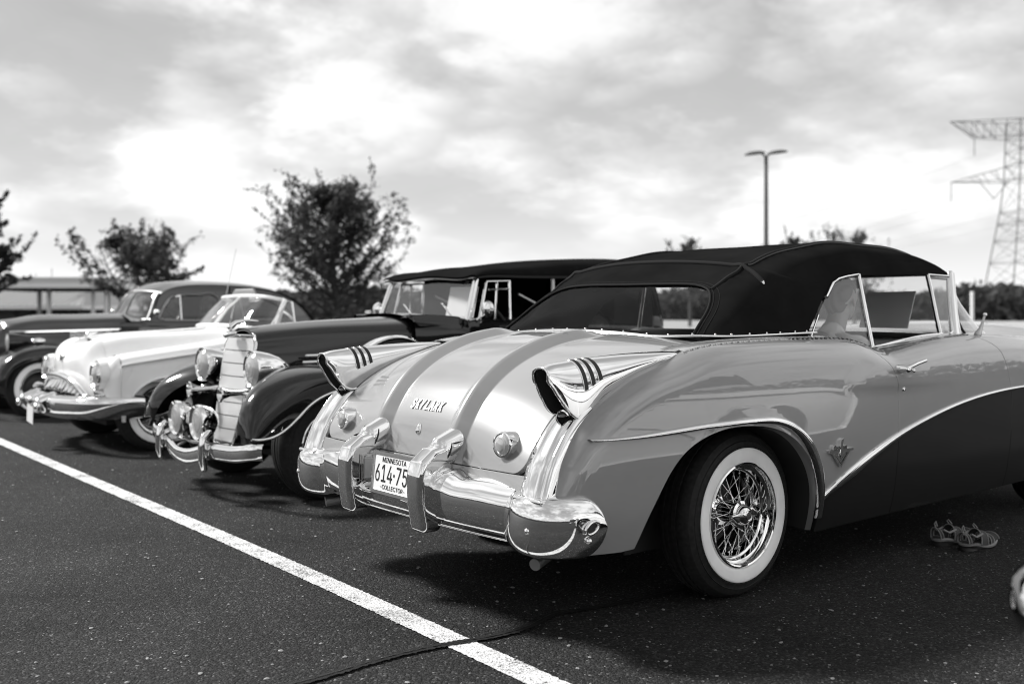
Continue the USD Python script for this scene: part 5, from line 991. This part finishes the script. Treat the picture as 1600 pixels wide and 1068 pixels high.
def c_parts(mm_):
    obj('body_side', mm_(surf(side4, out4.difference(win4).difference(win5).difference(LineString([(-2.32, .3), (-2.32, 1.47)]).buffer(.004)).geoms[0] if hasattr(out4.difference(win4).difference(win5).difference(LineString([(-2.32, .3), (-2.32, 1.47)]).buffer(.004)), 'geoms') else out4.difference(win4).difference(win5), .07, edge=.03, lip=.03)), 'slate_paint', COU)
    q = out4.difference(win4).difference(win5).difference(LineString([(-2.32, .3), (-2.32, 1.6)]).buffer(.004))
    for a in list(q.geoms)[1:]: obj('body_side', mm_(surf(side4, a, .07, edge=.03, lip=.03)), 'slate_paint', COU)
    for w_, op in ((win4, True), (win5, False)):
        v, t = tri2d(w_, .1); g_ = obj('side_window', mm_((side4(v[:, 0], v[:, 1]) - [0, .012, 0], t)), 'window_glass', COU, smooth=False)
        p = np.array(w_.exterior.coords)[:-1]; obj('window_trim', mm_(tube(side4(p[:, 0], p[:, 1]) + [0, .002, 0], .010, 6, closed=True)), 'satin_metal', g_, smooth=True)
    obj('vent_pillar', mm_(tube(side4(np.array([-1.66, -1.64]), np.array([1.40, 1.10])), .013, 6)), 'chrome', COU)
    obj('vent_trim', mm_(tube(side4(*np.array([(-1.37, 1.11), (-1.45, 1.26), (-1.55, 1.37), (-1.65, 1.405)]).T), .016, 6)), 'chrome', COU)
    f_ = obj('front_fender', mm_(F4.mesh(50, 30)), 'black_paint', COU, smooth=True)
    obj('rear_fender', mm_(R4.mesh(40, 24)), 'black_paint', COU, smooth=True)
    obj('running_board', mm_(rbox(-2.5, -.85, .58, .86, .32, .37, .015)), 'black_paint', COU)
    obj('bonnet_trim', mm_(tube([(.22, .355, .962), (-.9, .545, .985), (-1.24, .63, .992)], .014, 6)), 'chrome', COU)
    for k in range(2): obj('louvre_panel', mm_(join(*[move(rbox(-.62 - .26 * k, -.40 - .26 * k, .44 + .04 * k, .475 + .04 * k, .86 + .028 * j, .876 + .028 * j, .006, 8)) for j in range(4)])), 'chrome', COU)
    h_ = obj('headlamp', mm_(move(lathe([(.09, 0), (.102, .01), (.104, -.02), (.095, -.10), (.07, -.20), (.03, -.30), (0, -.34)], 28, 'x'), (.26, .47, .855))), 'black_paint', COU, smooth=45)
    obj('lens', mm_(move(lathe([(.10, .012), (.092, .012), (.06, .022), (0, .028)], 24, 'x'), (.26, .47, .855))), 'lens_clear', h_, smooth=True)
    obj('fender_lamp', mm_(sphere((-.02, .66, .865), .035, 10, (2.2, 1, 1))), 'chrome', f_, smooth=True)
    obj('door_mirror', mm_(join(move(hull([(-1.30, .80, 1.20), (-1.30, .86, 1.20)], .032, 12)), tube([(-1.32, .72, 1.14), (-1.30, .82, 1.19)], .010, 6))), 'chrome', COU)
    obj('bumper_guard', mm_(chain([(.67, .28, .36), (.68, .28, .50)], [.02, .022], 10)), 'chrome', COU)
both(c_parts)
obj('underbody', join(box(-3.6, .2, -.5, .5, .22, .40), box(-.9, .25, -.40, .40, .3, .8)), 'matte_dark', COU, smooth=False)
obj('seats', join(move(rbox(-2.4, -1.8, -.58, .58, .5, .72, .05)), move(rbox(-2.5, -2.34, -.58, .58, .7, 1.18, .06))), 'seat_leather', COU)
obj('steering_wheel', tube(np.c_[np.zeros(32), .2 * np.cos(np.linspace(0, 2 * PI, 33)[:-1]), .2 * np.sin(np.linspace(0, 2 * PI, 33)[:-1])] @ rot([0, 1, 0], 35).T + [-1.62, .30, 1.13], .013, 8, closed=True), 'black', COU, smooth=True)
for x_, s_ in ((0, -1), (0, 1), (-3.05, -1), (-3.05, 1)): wheel_parts(COU, 'wheel', np.array([x_, s_ * .84, .345]), False, wire=False, s=-s_)

# ------------------------------------------------------------------ behind the row: buildings, trees, lamp, tower
def along(px, d, z=0.0):                               # a place at forward distance d in the direction of a column of the photograph
    q = CAM + d * (fw + (px - 800) / FPX * rt); return np.array([q[0], q[1], z])
def zat(py, d): return EYE + (HORIZON - py) / FPX * d
mat('leaf', {'o': ('geometry', {}), 'r': ('rgb_ramp', {'ramp': [(0, g(.06)), (.5, g(.10)), (1, g(.15))]}), 'd': ('principled_bsdf', {'roughness': .55, 'specular_ior_level': .35}), 't': ('translucent_bsdf', {}), 'm': ('mix_closure', {'fac': .6})},
    [('o.random_per_island', 'r.fac'), ('r.color', 'd.base_color'), ('r.color', 't.color'), ('d.BSDF', 'm.closure1'), ('t.BSDF', 'm.closure2')], surface='m.closure')
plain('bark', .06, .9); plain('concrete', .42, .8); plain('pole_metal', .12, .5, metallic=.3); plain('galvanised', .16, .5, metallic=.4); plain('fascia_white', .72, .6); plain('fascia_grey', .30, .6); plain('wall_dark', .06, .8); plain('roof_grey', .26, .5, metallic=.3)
def quads(c, n, size, rng):
    """Leaf-like quads at centres c with normals n."""
    k = len(c); a = rng.normal(size=(k, 3)); a -= n * (a * n).sum(1)[:, None]; a /= np.linalg.norm(a, axis=1, keepdims=True); b = np.cross(n, a)
    s = size * rng.uniform(.6, 1.3, (k, 1)); 
    V = np.stack([c - a * s, c - b * s * .5, c + a * s, c + b * s * .5], 1).reshape(-1, 3); i = np.arange(k)[:, None] * 4
    return V, np.vstack([i + [0, 1, 2], i + [0, 2, 3]])
def tree(name, label, base, h, cw, seed, z0=1.5, leaves=9000, shape=(1.0, .75), size=.08, limbs=60, trunk=.13, cat='tree', group=None, stems=1, spread=.13):
    rng = np.random.default_rng(seed); T_ = thing(name, label, cat, base, 0, group)
    wood, C = [], []
    per = leaves // (limbs * 3)
    for st in range(stems):
        off = (rng.normal(size=2) * .3 if stems > 1 else np.zeros(2)); lean = rng.normal(0, .06, 2) * cw + off * 3
        tp = spline([(off[0], off[1], -.05), (off[0] + lean[0] * .1, off[1] + lean[1] * .1, z0), (off[0] + lean[0] * .5, off[1] + lean[1] * .5, h * .55), (off[0] + lean[0], off[1] + lean[1], h * .93)], 16); wood.append(tube(tp, np.linspace(trunk, .012, 16), 8))
        for k in range(limbs // stems):
            f_ = (k + rng.random()) / (limbs // stems); zz = z0 * .8 + (h * .86 - z0 * .8) * f_; p0 = np.array([np.interp(zz, tp[:, 2], tp[:, i]) for i in range(3)])
            rad = cw / 2 * np.interp(f_, [0, .15, .40, .7, 1], [shape[0], 1.0, .95, shape[1], .16]) * rng.choice([.55, .8, 1.0, 1.12], p=[.25, .35, .40, .0])
            a = rng.uniform(0, 2 * PI); el = rng.uniform(.25, .9) + .35 * f_
            tip = p0 + [cos(a) * rad, sin(a) * rad, min(rad * el + .15, h * 1.03 - zz)]; mid = p0 * .5 + tip * .5 + [0, 0, -.10 * rad] + rng.normal(0, .06, 3) * rad
            lp = spline([p0, mid, tip], 10); wood.append(tube(lp, np.linspace(trunk * .34 * (1.1 - .7 * f_), .007, 10), 5))
            for br in range(3):
                if br == 0: q = lp; t0 = .30
                else:
                    b0 = lp[3 + 2 * br]; q = spline([b0, b0 + (tip - p0) * .28 + rng.normal(0, .16, 3) * rad, b0 + (tip - p0) * .5 + rng.normal(0, .24, 3) * rad + [0, 0, .12 * rad]], 8); t0 = .1; wood.append(tube(q, np.linspace(.014, .005, 8), 4))
                n_ = int(per * rng.uniform(.4, 1.5)); t = t0 + (1 - t0) * rng.random(n_) ** .85; ii = t * (len(q) - 1); i0 = np.clip(ii.astype(int), 0, len(q) - 2); fr = (ii - i0)[:, None]
                C.append(q[i0] * (1 - fr) + q[i0 + 1] * fr + rng.normal(size=(n_, 3)) * spread * (cw / 4.5) * (1.15 - .7 * t[:, None]))
    C = np.vstack(C); C[:, 2] = np.maximum(C[:, 2], z0 * .75)
    N = rng.normal(size=(len(C), 3)) + [0, 0, .6]; N /= np.linalg.norm(N, axis=1, keepdims=True)
    obj('trunk', join(*wood), 'bark', T_, smooth=True)
    obj('crown', quads(C, N, size, rng), 'leaf', T_, smooth=False)
    return T_
def tree_px(name, label, px, d, py_top, px_w, seed, **k):
    tree(name, label, along(px, d), zat(py_top, d), px_w / FPX * d, seed, **k)
tree_px('parking_lot_tree', 'full rounded dark tree standing behind the black touring car', 527, 32, 276, 178, 41, z0=1.3, leaves=19000, size=.066, limbs=130, shape=(.95, .66))
tree_px('parking_lot_tree', 'low spreading sparse tree behind the roof of the dark coupe', 236, 37, 378, 132, 8, z0=1.7, leaves=9000, size=.075, limbs=54, shape=(.9, .85), stems=3, trunk=.07)
tree_px('parking_lot_tree', 'tree cut off by the left edge beside the flat-roofed canopy', -26, 30, 255, 96, 15, z0=1.8, leaves=14000, size=.07, limbs=80, shape=(1.0, .55))
for k, (px, d, top, wd, sd_, ll) in enumerate([(1078, 84, 366, 70, 21, 'small distant treetop showing just left of the double lamp post'), (1240, 90, 360, 75, 22, 'thin distant treetop just right of the double lamp post'), (1335, 92, 357, 95, 23, 'ragged distant treetop above the front of the black cloth top')]):
    tree_px('distant_tree', ll, px, d, top, wd, sd_, z0=2.5, leaves=4200, size=.12, limbs=36, trunk=.16, shape=(1.0, .9))
# lamp post with two heads
LD = 46.0; lb = along(1197, LD); LP = thing('lamp_post', 'tall double-headed lamp post rising behind the black cloth top', 'lamp post', lb)
zt = zat(240, LD)
obj('pole', tube([(0, 0, 0), (0, 0, zt - .1)], np.array([.13, .085]), 12), 'pole_metal', LP, smooth=True)
obj('base', lathe([(0, .75), (.28, .75), (.30, .7), (.30, 0)], 20, 'z'), 'concrete', LP, smooth=30)
rr3 = np.array([rt[0], rt[1], 0]) * .93 + np.array([fw[0], fw[1], 0]) * .36
for s, dz in ((-1, -.02), (1, .10)):
    e = rr3 * s * .62 + [0, 0, zt + dz]
    ar = obj('arm', tube([(0, 0, zt - .18), rr3 * s * .22 + [0, 0, zt + dz * .5], e - rr3 * s * .30], .045, 8), 'pole_metal', LP, smooth=True)
    hd = lathe([(0, .085), (.22, .09), (.40, .03), (.44, -.02), (.40, -.06), (0, -.08)], 24, 'z'); hv = hd[0] * [1.25, .75, 1]; Rz = np.stack([rr3 / np.linalg.norm(rr3), np.cross([0, 0, 1], rr3 / np.linalg.norm(rr3)), [0, 0, 1]], 1)
    obj('lamp_head', move((hv, hd[1]), e + [0, 0, .0], Rz @ rot([0, 1, 0], -8)), 'pole_metal', LP, smooth=40)
# transmission tower and its lines
TD = 205.0; tb_ = along(1606, TD); TW = thing('transmission_tower', 'tall steel lattice power tower on the right horizon', 'transmission tower', tb_)
Rt = np.array([rt[0], rt[1], 0.0]); Ft = np.array([fw[0], fw[1], 0.0])
def tp3(a, b, z): return Rt * a + Ft * b + [0, 0, z]
ZB, ZW, Z1, Z2, Z3, Z4 = 0.0, zat(330, TD), zat(283, TD), zat(258, TD), zat(215, TD), zat(189, TD)
hwz = lambda z: np.interp(z, [0, ZW, Z1, Z4], [6.9, 3.9, 3.3, 3.0])
S_ = lambda p, q, r=.08: tube(np.array([p, q]), r, 5)
levels = [0, 6, 11.5, 16, 19.5, ZW, Z1, Z2, (Z2 + Z3) / 2, Z3, Z4]
legs, brace = [], []
for sx in (-1, 1):
    for sy in (-1, 1):
        obj('leg', tube(np.array([tp3(sx * hwz(z), sy * hwz(z), z) for z in (0, ZW, Z1, Z4)]), .13, 6), 'galvanised', TW, smooth=True)
for a, b in zip(levels[:-1], levels[1:]):
    for face in range(4):
        def cn(i, z):
            w_ = hwz(z); c4 = [(-1, -1), (1, -1), (1, 1), (-1, 1)][i % 4]; return tp3(c4[0] * w_, c4[1] * w_, z)
        brace += [S_(cn(face, a), cn(face + 1, b), .05), S_(cn(face + 1, a), cn(face, b), .05), S_(cn(face, b), cn(face + 1, b), .06)]
obj('bracing', join(*brace), 'galvanised', TW, smooth=False)
insul = []
for s in (-1, 1):
    L1 = 16.0
    for sy in (-1, 1):
        w_ = hwz(Z4); tip1 = tp3(s * L1, 0, Z4 - .2)
        a_ = [S_(tp3(s * w_, sy * w_, Z4), tip1, .085), S_(tp3(s * w_, sy * w_, Z3), tp3(s * 11, sy * .8, Z3), .085), S_(tp3(s * 11, sy * .8, Z3), tip1, .085)]
        for x in (5.5, 8.2, 11): a_ += [S_(tp3(s * x, sy * np.interp(x, [3, 16], [3, 0]), Z4 - .1), tp3(s * x, sy * np.interp(x, [3, 11], [3, .8]), Z3), .07), S_(tp3(s * x, sy * np.interp(x, [3, 11], [3, .8]), Z3), tp3(s * (x + 2.7), sy * np.interp(x + 2.7, [3, 16], [3, 0]), Z4 - .1), .07)]
        tip2 = tp3(s * 15.8, 0, Z1 - .3)
        a_ += [S_(tp3(s * hwz(Z2), sy * hwz(Z2), Z2), tip2, .085), S_(tp3(s * hwz(Z1), sy * hwz(Z1), Z1), tip2, .085)]
        for x in (5.5, 8.5, 11.5): a_.append(S_(tp3(s * x, sy * np.interp(x, [3, 15.8], [3, 0]), np.interp(x, [3, 15.8], [Z2, Z1 - .3])), tp3(s * (x - 1.6), sy * np.interp(x - 1.6, [3, 15.8], [3, 0]), Z1 - .1), .07))
        obj('cross_arm', join(*a_), 'galvanised', TW, smooth=False, kind='stuff')
    for p, q in ((tp3(s * 11, 0, Z3), tp3(s * 11, 0, Z3 - 3.8)), (tip2, tip2 - [0, 0, 3.9]), (tp3(s * 10, 0, Z1 - .1), tp3(s * 7, 0, Z1 - 3.6)), (tp3(s * 4, 0, Z1 - .1), tp3(s * 7, 0, Z1 - 3.6))): obj('insulator', S_(p, q, .09), 'galvanised', TW, smooth=False)
    for p in (tp3(s * 11, 0, Z3 - 3.8), tip2 - [0, 0, 3.9], tp3(s * 7, 0, Z1 - 3.6)):
        far = p + Ft * 330 - Rt * 40; t = np.linspace(0, 1, 30)[:, None]; w_ = p * (1 - t) + far * t - np.array([0, 0, 1.0]) * 22 * t * (1 - t) * 1.0
        obj('power_line', tube(w_, .022, 5), 'galvanised', TW, smooth=True)
# far wood along the horizon, pale grass before it
def far_wood(name, label, a0, a1, d0, d1, n, hmin, hmax, size, seed):
    rng = np.random.default_rng(seed); a = np.radians(rng.uniform(a0, a1, n)); d = rng.uniform(d0, d1, n)
    pr = (.55 + .22 * np.sin(a * 31 + 1) + .13 * np.sin(a * 73) + .10 * np.sin(a * 17 + 2)); hh = hmin + (hmax - hmin) * pr
    z = hh * rng.uniform(0, 1, n) ** .75; c = np.c_[CAM[0] + d * np.cos(a), CAM[1] + d * np.sin(a), z]
    c += rng.normal(size=(n, 3)) * [.6, .6, .25]; c[:, 2] = np.abs(c[:, 2]); N = rng.normal(size=(n, 3)); N /= np.linalg.norm(N, axis=1, keepdims=True)
    V, F = quads(c, N, size, rng); th = np.radians(np.linspace(a0, a1, 60)); 
    bk = np.stack([np.c_[CAM[0] + d1 * np.cos(th), CAM[1] + d1 * np.sin(th), np.full(60, z_)] for z_ in (0, hmin * .75)], 1)
    obj(name, join((V, F), grid(bk)), 'leaf', kind='stuff', label=label, category='woodland', smooth=False)
azd = math.degrees(AZ)
far_wood('far_wood', 'low dark belt of woodland along the horizon beyond the field', azd - 34, azd + 34, 150, 175, 24000, 3.2, 5.4, .75, 31)
far_wood('surrounding_wood', 'trees closing off the car park on the sides out of the picture', azd + 34, azd + 326, 120, 140, 16000, 5, 8, 1.0, 32)
plain('dry_grass', .30, .9)
th = np.radians(np.linspace(azd - 40, azd + 16, 80)); obj('field', grid(np.stack([np.c_[CAM[0] + d * np.cos(th), CAM[1] + d * np.sin(th), np.full(80, .012)] for d in (62, 90, 130, 400)], 1)), 'dry_grass', kind='structure', smooth=False)
# service buildings on the left: flat canopy on posts, hipped roof behind
BD = 62.0
Ra = np.array([rt[0], rt[1], 0]); Fa = np.array([fw[0], fw[1], 0]); RB = np.stack([Ra, Fa, [0, 0, 1.0]], 1)
def bx(px0, px1, py0, py1, d, depth, base):           # a box facing the row: columns px0..px1, rows py0 (top)..py1
    x0, x1 = (px0 - 800) / FPX * d, (px1 - 800) / FPX * d; o_ = base - CAM * [1, 1, 0]
    m_ = box(x0, x1, d, d + depth, max(0, zat(py1, d)), zat(py0, d)); return move(m_, CAM * [1, 1, 0] - base, RB)
cb = along(60, BD); CAN = thing('canopy', 'flat-roofed white canopy on slim posts at the left behind the cars', 'canopy', cb)
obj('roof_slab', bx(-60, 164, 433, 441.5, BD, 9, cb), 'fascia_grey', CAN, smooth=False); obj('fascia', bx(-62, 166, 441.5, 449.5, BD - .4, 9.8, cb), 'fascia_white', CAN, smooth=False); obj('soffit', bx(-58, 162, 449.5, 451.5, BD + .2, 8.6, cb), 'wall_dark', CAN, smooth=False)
for px in (58, 73, 142, 162): obj('post', bx(px, px + 4.5, 451.5, 520, BD + 1.0, .25, cb), 'fascia_white' if px > 70 else 'fascia_grey', CAN, smooth=False)
for px in (168, 186): obj('post', bx(px, px + 2.5, 450, 520, BD + 3.0, .15, cb), 'pole_metal', CAN, smooth=False)
hb = along(20, 74); HB = thing('service_building', 'low building with grey hipped roof and white fascia behind the canopy', 'building', hb)
d_ = 74.0; xL, xR = (-150 - 800) / FPX * d_, (128 - 800) / FPX * d_; z0_, z1_ = zat(477, d_), zat(451, d_)
hv = np.array([(xL, d_, z0_), (xR, d_, z0_), (xR, d_ + 14, z0_), (xL, d_ + 14, z0_), (xL, d_ + 5, z1_), (xR - 1.7, d_ + 5, z1_), (xR - 1.7, d_ + 9, z1_), (xL, d_ + 9, z1_)])
hf_ = np.array([(0, 1, 5), (0, 5, 4), (1, 2, 6), (1, 6, 5), (2, 3, 7), (2, 7, 6), (4, 5, 6), (4, 6, 7)])
obj('roof', move((hv, hf_), CAM * [1, 1, 0] - hb, RB), 'roof_grey', HB, smooth=False)
for k in range(30): 
    xx = xL + (xR - xL) * (k + .5) / 30; obj('roof_seam', move(tube([(xx, d_ - .02, z0_ + .03), (min(xx, xR - 1.7), d_ + 5, z1_ + .03)], .03, 4), CAM * [1, 1, 0] - hb, RB), 'roof_grey', HB, smooth=False)
obj('fascia', bx(-152, 129, 477, 483, d_ - .15, 14.3, hb), 'fascia_white', HB, smooth=False)
obj('wall', bx(-148, 122, 483.2, 530, d_ + .8, 12, hb), 'wall_dark', HB, smooth=False)
for px in (20, 45, 96, 110): obj('window', bx(px, px + 9, 486, 495, d_ + .74, .05, hb), 'window_glass', HB, smooth=False)
pb_ = along(1519, 60); obj('signal_post', move(tube([(0, 0, 0), (0, 0, zat(455, 60))], .10, 10), (0, 0, 0)), 'fascia_white', smooth=True, label='thin pale post standing before the far wood at the right', category='post', at=pb_)
for i, (px, py) in enumerate([(56, 425), (81, 417)]): obj('roof_aerial', tube([(0, 0, zat(433, BD)), (0, 0, zat(py, BD))], .02, 5), 'pole_metal', CAN, at=along(px, BD + 2) - cb)
bp_ = along(583, 40); ob_ = thing('utility_cabinet', 'pale pair of utility cabinets at the foot of the rounded tree', 'cabinet', bp_)
obj('cabinet', rbox(-.25, .0, -.2, .2, 0, 1.25, .03), 'fascia_white', ob_); obj('cabinet', rbox(.04, .28, -.2, .2, 0, 1.05, .03), 'fascia_white', ob_)

# ------------------------------------------------------------------ a pair of sandals on the asphalt, a man in the passenger seat
plain('sandal_sole', .02, .7); plain('sandal_edge', .20, .7); plain('sandal_strap', .035, .8); plain('skin', .34, .55, subsurface_weight=.1); plain('hair', .10, .7); plain('shirt', .62, .85)
def sandal(label, x, y, deg, flip):
    S_ = thing('sandal', label, 'sandal', (x, y, 0), deg, 'pair of sandals left on the asphalt')
    c = spline([(0, -.028), (-.012, 0), (0, .030), (.08, .034), (.16, .046), (.225, .040), (.262, .008), (.250, -.028), (.19, -.046), (.09, -.034)], 60, closed=True); c[:, 1] *= flip
    def zz(x_): return .030 + .012 * np.cos((x_ - .02) / .26 * 2 * PI) * 1 - .0 * x_
    def ring(off, dz): q = np.array(Polygon(c).buffer(off).exterior.coords)[:-1]; i = np.linspace(0, len(q), 72, endpoint=False).astype(int); q = q[i]; return np.c_[q, np.maximum(.001, zz(q[:, 0]) + dz)]
    def band(o0, o1, a, b, n=5):
        r0, r1 = ring(o0, 0), ring(o1, 0)
        k = np.argmin(np.linalg.norm(r1[:, :2] - r0[0, :2], axis=1)); r1 = np.roll(r1, -k, 0)
        if np.linalg.norm(r1[5, :2] - r0[5, :2]) > np.linalg.norm(r1[-5, :2] - r0[5, :2]): r1 = np.roll(r1[::-1], 1, 0)
        rows = [np.c_[r0[:, :2] * (1 - t) + r1[:, :2] * t, (a(r0) * (1 - t) + b(r1) * t)] for t in np.linspace(0, 1, n)]
        return grid(np.array(rows), closed_v=True)
    flat_ = lambda r: np.full(len(r), .002); up_ = lambda r: zz(r[:, 0]) - .012; top_ = lambda r: zz(r[:, 0])
    so = obj('sole', band(-.004, .002, flat_, up_), 'sandal_sole', S_, smooth=True)
    obj('midsole', join(band(.002, .004, up_, lambda r: zz(r[:, 0]) - .004), band(.004, -.001, lambda r: zz(r[:, 0]) - .004, lambda r: zz(r[:, 0]) + .003)), 'sandal_edge', S_, smooth=True)
    v, t = tri2d(Polygon(c).buffer(-.001), .012); obj('footbed', (np.c_[v, zz(v[:, 0]) + .002], t), 'sandal_sole', S_, smooth=True)
    def arch(x0, x1, h, w, lean=0.0):                       # a strap over the foot
        a = np.linspace(0, PI, 18); rows = []
        for u in np.linspace(0, 1, 6):
            xx = x0 + (x1 - x0) * u; rows.append(np.c_[np.full(18, xx) + lean * np.sin(a), -w * np.cos(a) * flip, zz(xx) + h * np.sin(a) ** .8 * (1 - .12 * u)])
        return np.array(rows)
    for nm, x0, x1, h, w, l in (('toe_strap', .205, .245, .035, .040, -.01), ('toe_strap', .165, .190, .046, .046, .01), ('instep_strap', .085, .145, .072, .043, .012), ('heel_strap', -.004, .018, .055, .031, -.012)):
        R_ = arch(x0, x1, h, w, l); s_ = obj(nm, grid(R_), 'sandal_strap', S_, smooth=True)
        for e in (R_[0], R_[-1]): obj('strap_edge', tube(e, .0030, 5), 'sandal_edge', s_, smooth=True)
    for yy in (-.036, .036): obj('side_strap', tube([(.012, yy * .85, zz(.012) + .045), (.05, yy, zz(.05) + .03), (.10, yy * 1.05, zz(.10) + .055)], .006, 6), 'sandal_edge', S_, smooth=True)
    obj('heel_loop', tube([(-.006, 0, zz(0) + .05), (-.018, 0, zz(0) + .075), (-.004, .002, zz(0) + .085), (.004, 0, zz(0) + .06)], .004, 6), 'sandal_edge', S_, smooth=True)
    obj('drawcord', tube([(.10, 0, zz(.1) + .072), (.095, .012, zz(.1) + .092), (.11, .016, zz(.1) + .096), (.125, .004, zz(.1) + .074)], .003, 5), 'sandal_edge', S_, smooth=True)
sandal('dark sandal with pale trim nearer the grey convertible, half hidden by its pair', 1.515, -.895, -10, 1)
sandal('dark sandal with pale trim nearer the camera, overlapping its pair', 1.520, -1.035, -5, -1)
# man seated in the convertible
MAN = thing('person', 'person in a pale shirt seated inside the grey convertible, seen through its quarter window', 'person', (1.30, -.40, .55))
O = np.array([1.30, -.40, .55]); M3 = manifold3d.Manifold
def body(parts, edge=.012, it=12):
    m_ = M3.batch_boolean(parts, manifold3d.OpType.Add).refine_to_length(edge); v, f, _ = meshkit.arrays(m_, False)
    tm = trimesh.Trimesh(v, f, process=True); trimesh.smoothing.filter_taubin(tm, .5, -.53, iterations=it); return np.array(tm.vertices) , np.array(tm.faces)
hc = np.array([.13, 0, .70])                                # head centre relative to the hips
head = [hull([hc + (.0, 0, .045), hc + (-.035, 0, .03), hc + (.035, 0, .03)], [.078, .076, .07], 20), hull([hc + (.03, 0, -.02), hc + (.045, 0, -.075)], [.062, .036], 16), hull([hc + (.085, 0, .01), hc + (.108, 0, -.012)], [.010, .013], 10),
        hull([hc + (.075, -.014, -.05), hc + (.075, .014, -.05)], [.012, .012], 10)] + [hull([hc + (-.005, s * .078, .01), hc + (-.012, s * .088, .0), hc + (-.002, s * .080, -.03)], [.012, .010, .008], 10) for s in (-1, 1)]
neck = [hull([hc + (-.02, 0, -.05), (.045, 0, .50)], [.055, .062], 16)]
sh = lambda s: np.array([.03, s * .19, .44])
def hand(o, d, s):
    d = np.array(d, float) / np.linalg.norm(d); side_ = np.array([0, s, 0]); ps = [hull([o, o + d * .07 + side_ * .025, o + d * .07 - side_ * .025], [.026, .018, .018], 10)]
    for k, (off, ln) in enumerate(((-.03, .060), (-.010, .072), (.010, .068), (.029, .052))):
        a = o + d * .075 + side_ * off; b = a + d * ln * .55 + [0, 0, -.008]; c_ = b + d * ln * .4 + [0, 0, -.028]; ps += [hull([a, b], [.0095, .009], 8), hull([b, c_], [.009, .0075], 8)]
    t0 = o + d * .02 - side_ * .028; t1 = t0 + d * .03 - side_ * .028; ps += [hull([t0, t1], [.012, .010], 8), hull([t1, t1 + d * .03], [.010, .008], 8)]
    return ps
arms = []
for s in (-1, 1):
    e = np.array([.12, s * .26, .18]); w = np.array([.36, s * .12, .13]); arms += [hull([sh(s), e], [.056, .044], 14), hull([e, w], [.042, .029], 14)] + hand(w, (1, -s * .25, -.05), s)
torso = [hull([(0, -.12, .02), (0, .12, .02), (-.01, -.11, .2), (-.01, .11, .2)], [.12, .12, .12, .12], 16), hull([(-.01, -.11, .2), (-.01, .11, .2), sh(-1) - [.02, -.04, .03], sh(1) - [.02, .04, .03]], [.12, .12, .085, .085], 16), hull([sh(-1), sh(1), (.02, 0, .47)], [.062, .062, .08], 14)]
legs_ = []
for s in (-1, 1): legs_ += [hull([(.02, s * .09, 0), (.44, s * .11, .06)], [.085, .062], 14), hull([(.44, s * .11, .06), (.56, s * .11, -.16)], [.060, .048], 14), hull([(.54, s * .11, -.17), (.68, s * .12, -.19)], [.040, .035], 10)]
obj('body', body(head + neck + torso + arms + legs_, .012, 10), 'skin', MAN, smooth=True)
shirt = [hull([(0, -.12, .0), (0, .12, .0), (-.01, -.11, .2), (-.01, .11, .2)], .131, 16), hull([(-.01, -.11, .2), (-.01, .11, .2), sh(-1) - [.02, -.04, .03], sh(1) - [.02, .04, .03]], [.131, .131, .096, .096], 16), hull([sh(-1), sh(1), (.015, 0, .455)], [.074, .074, .085], 14), hull([(.02, 0, .50), (.03, 0, .53)], [.074, .070], 16)]
for s in (-1, 1): shirt.append(hull([sh(s), sh(s) * .35 + np.array([.12, s * .26, .18]) * .65], [.070, .064], 14))
sv, sf = body(shirt, .014, 8); sv = sv + (meshkit.arrays((sv, sf), True)[2] * (.006 * np.sin(sv[:, 2:3] * 60 + sv[:, :1] * 40 + np.sin(sv[:, 1:2] * 35) * 2)))
obj('shirt', (sv, sf), 'shirt', MAN, smooth=True)
trous = []
for s in (-1, 1): trous += [hull([(.0, s * .09, .0), (.44, s * .11, .06)], [.097, .072], 14), hull([(.44, s * .11, .06), (.55, s * .11, -.13)], [.071, .058], 14)]
obj('trousers', body(trous, .016, 6), 'sandal_strap', MAN, smooth=True)
hair = body([hull([hc + (-.010, 0, .058), hc + (-.045, 0, .035), hc + (.015, 0, .062)], [.080, .079, .070], 20), hull([hc + (-.06, 0, .0), hc + (-.055, 0, -.03)], [.062, .052], 16)], .009, 6)
hv_, hf2 = hair; hn = meshkit.arrays(hair, True)[2]; hv_ = hv_ + hn * (.004 * np.sin(hv_[:, 1:2] * 210 + hv_[:, :1] * 60)); 
obj('hair', (hv_, hf2), 'hair', MAN, smooth=True)
for s in (-1, 1): obj('eye', sphere(hc + (.088, s * .030, .022), .011, 8), 'ink', MAN, smooth=True)
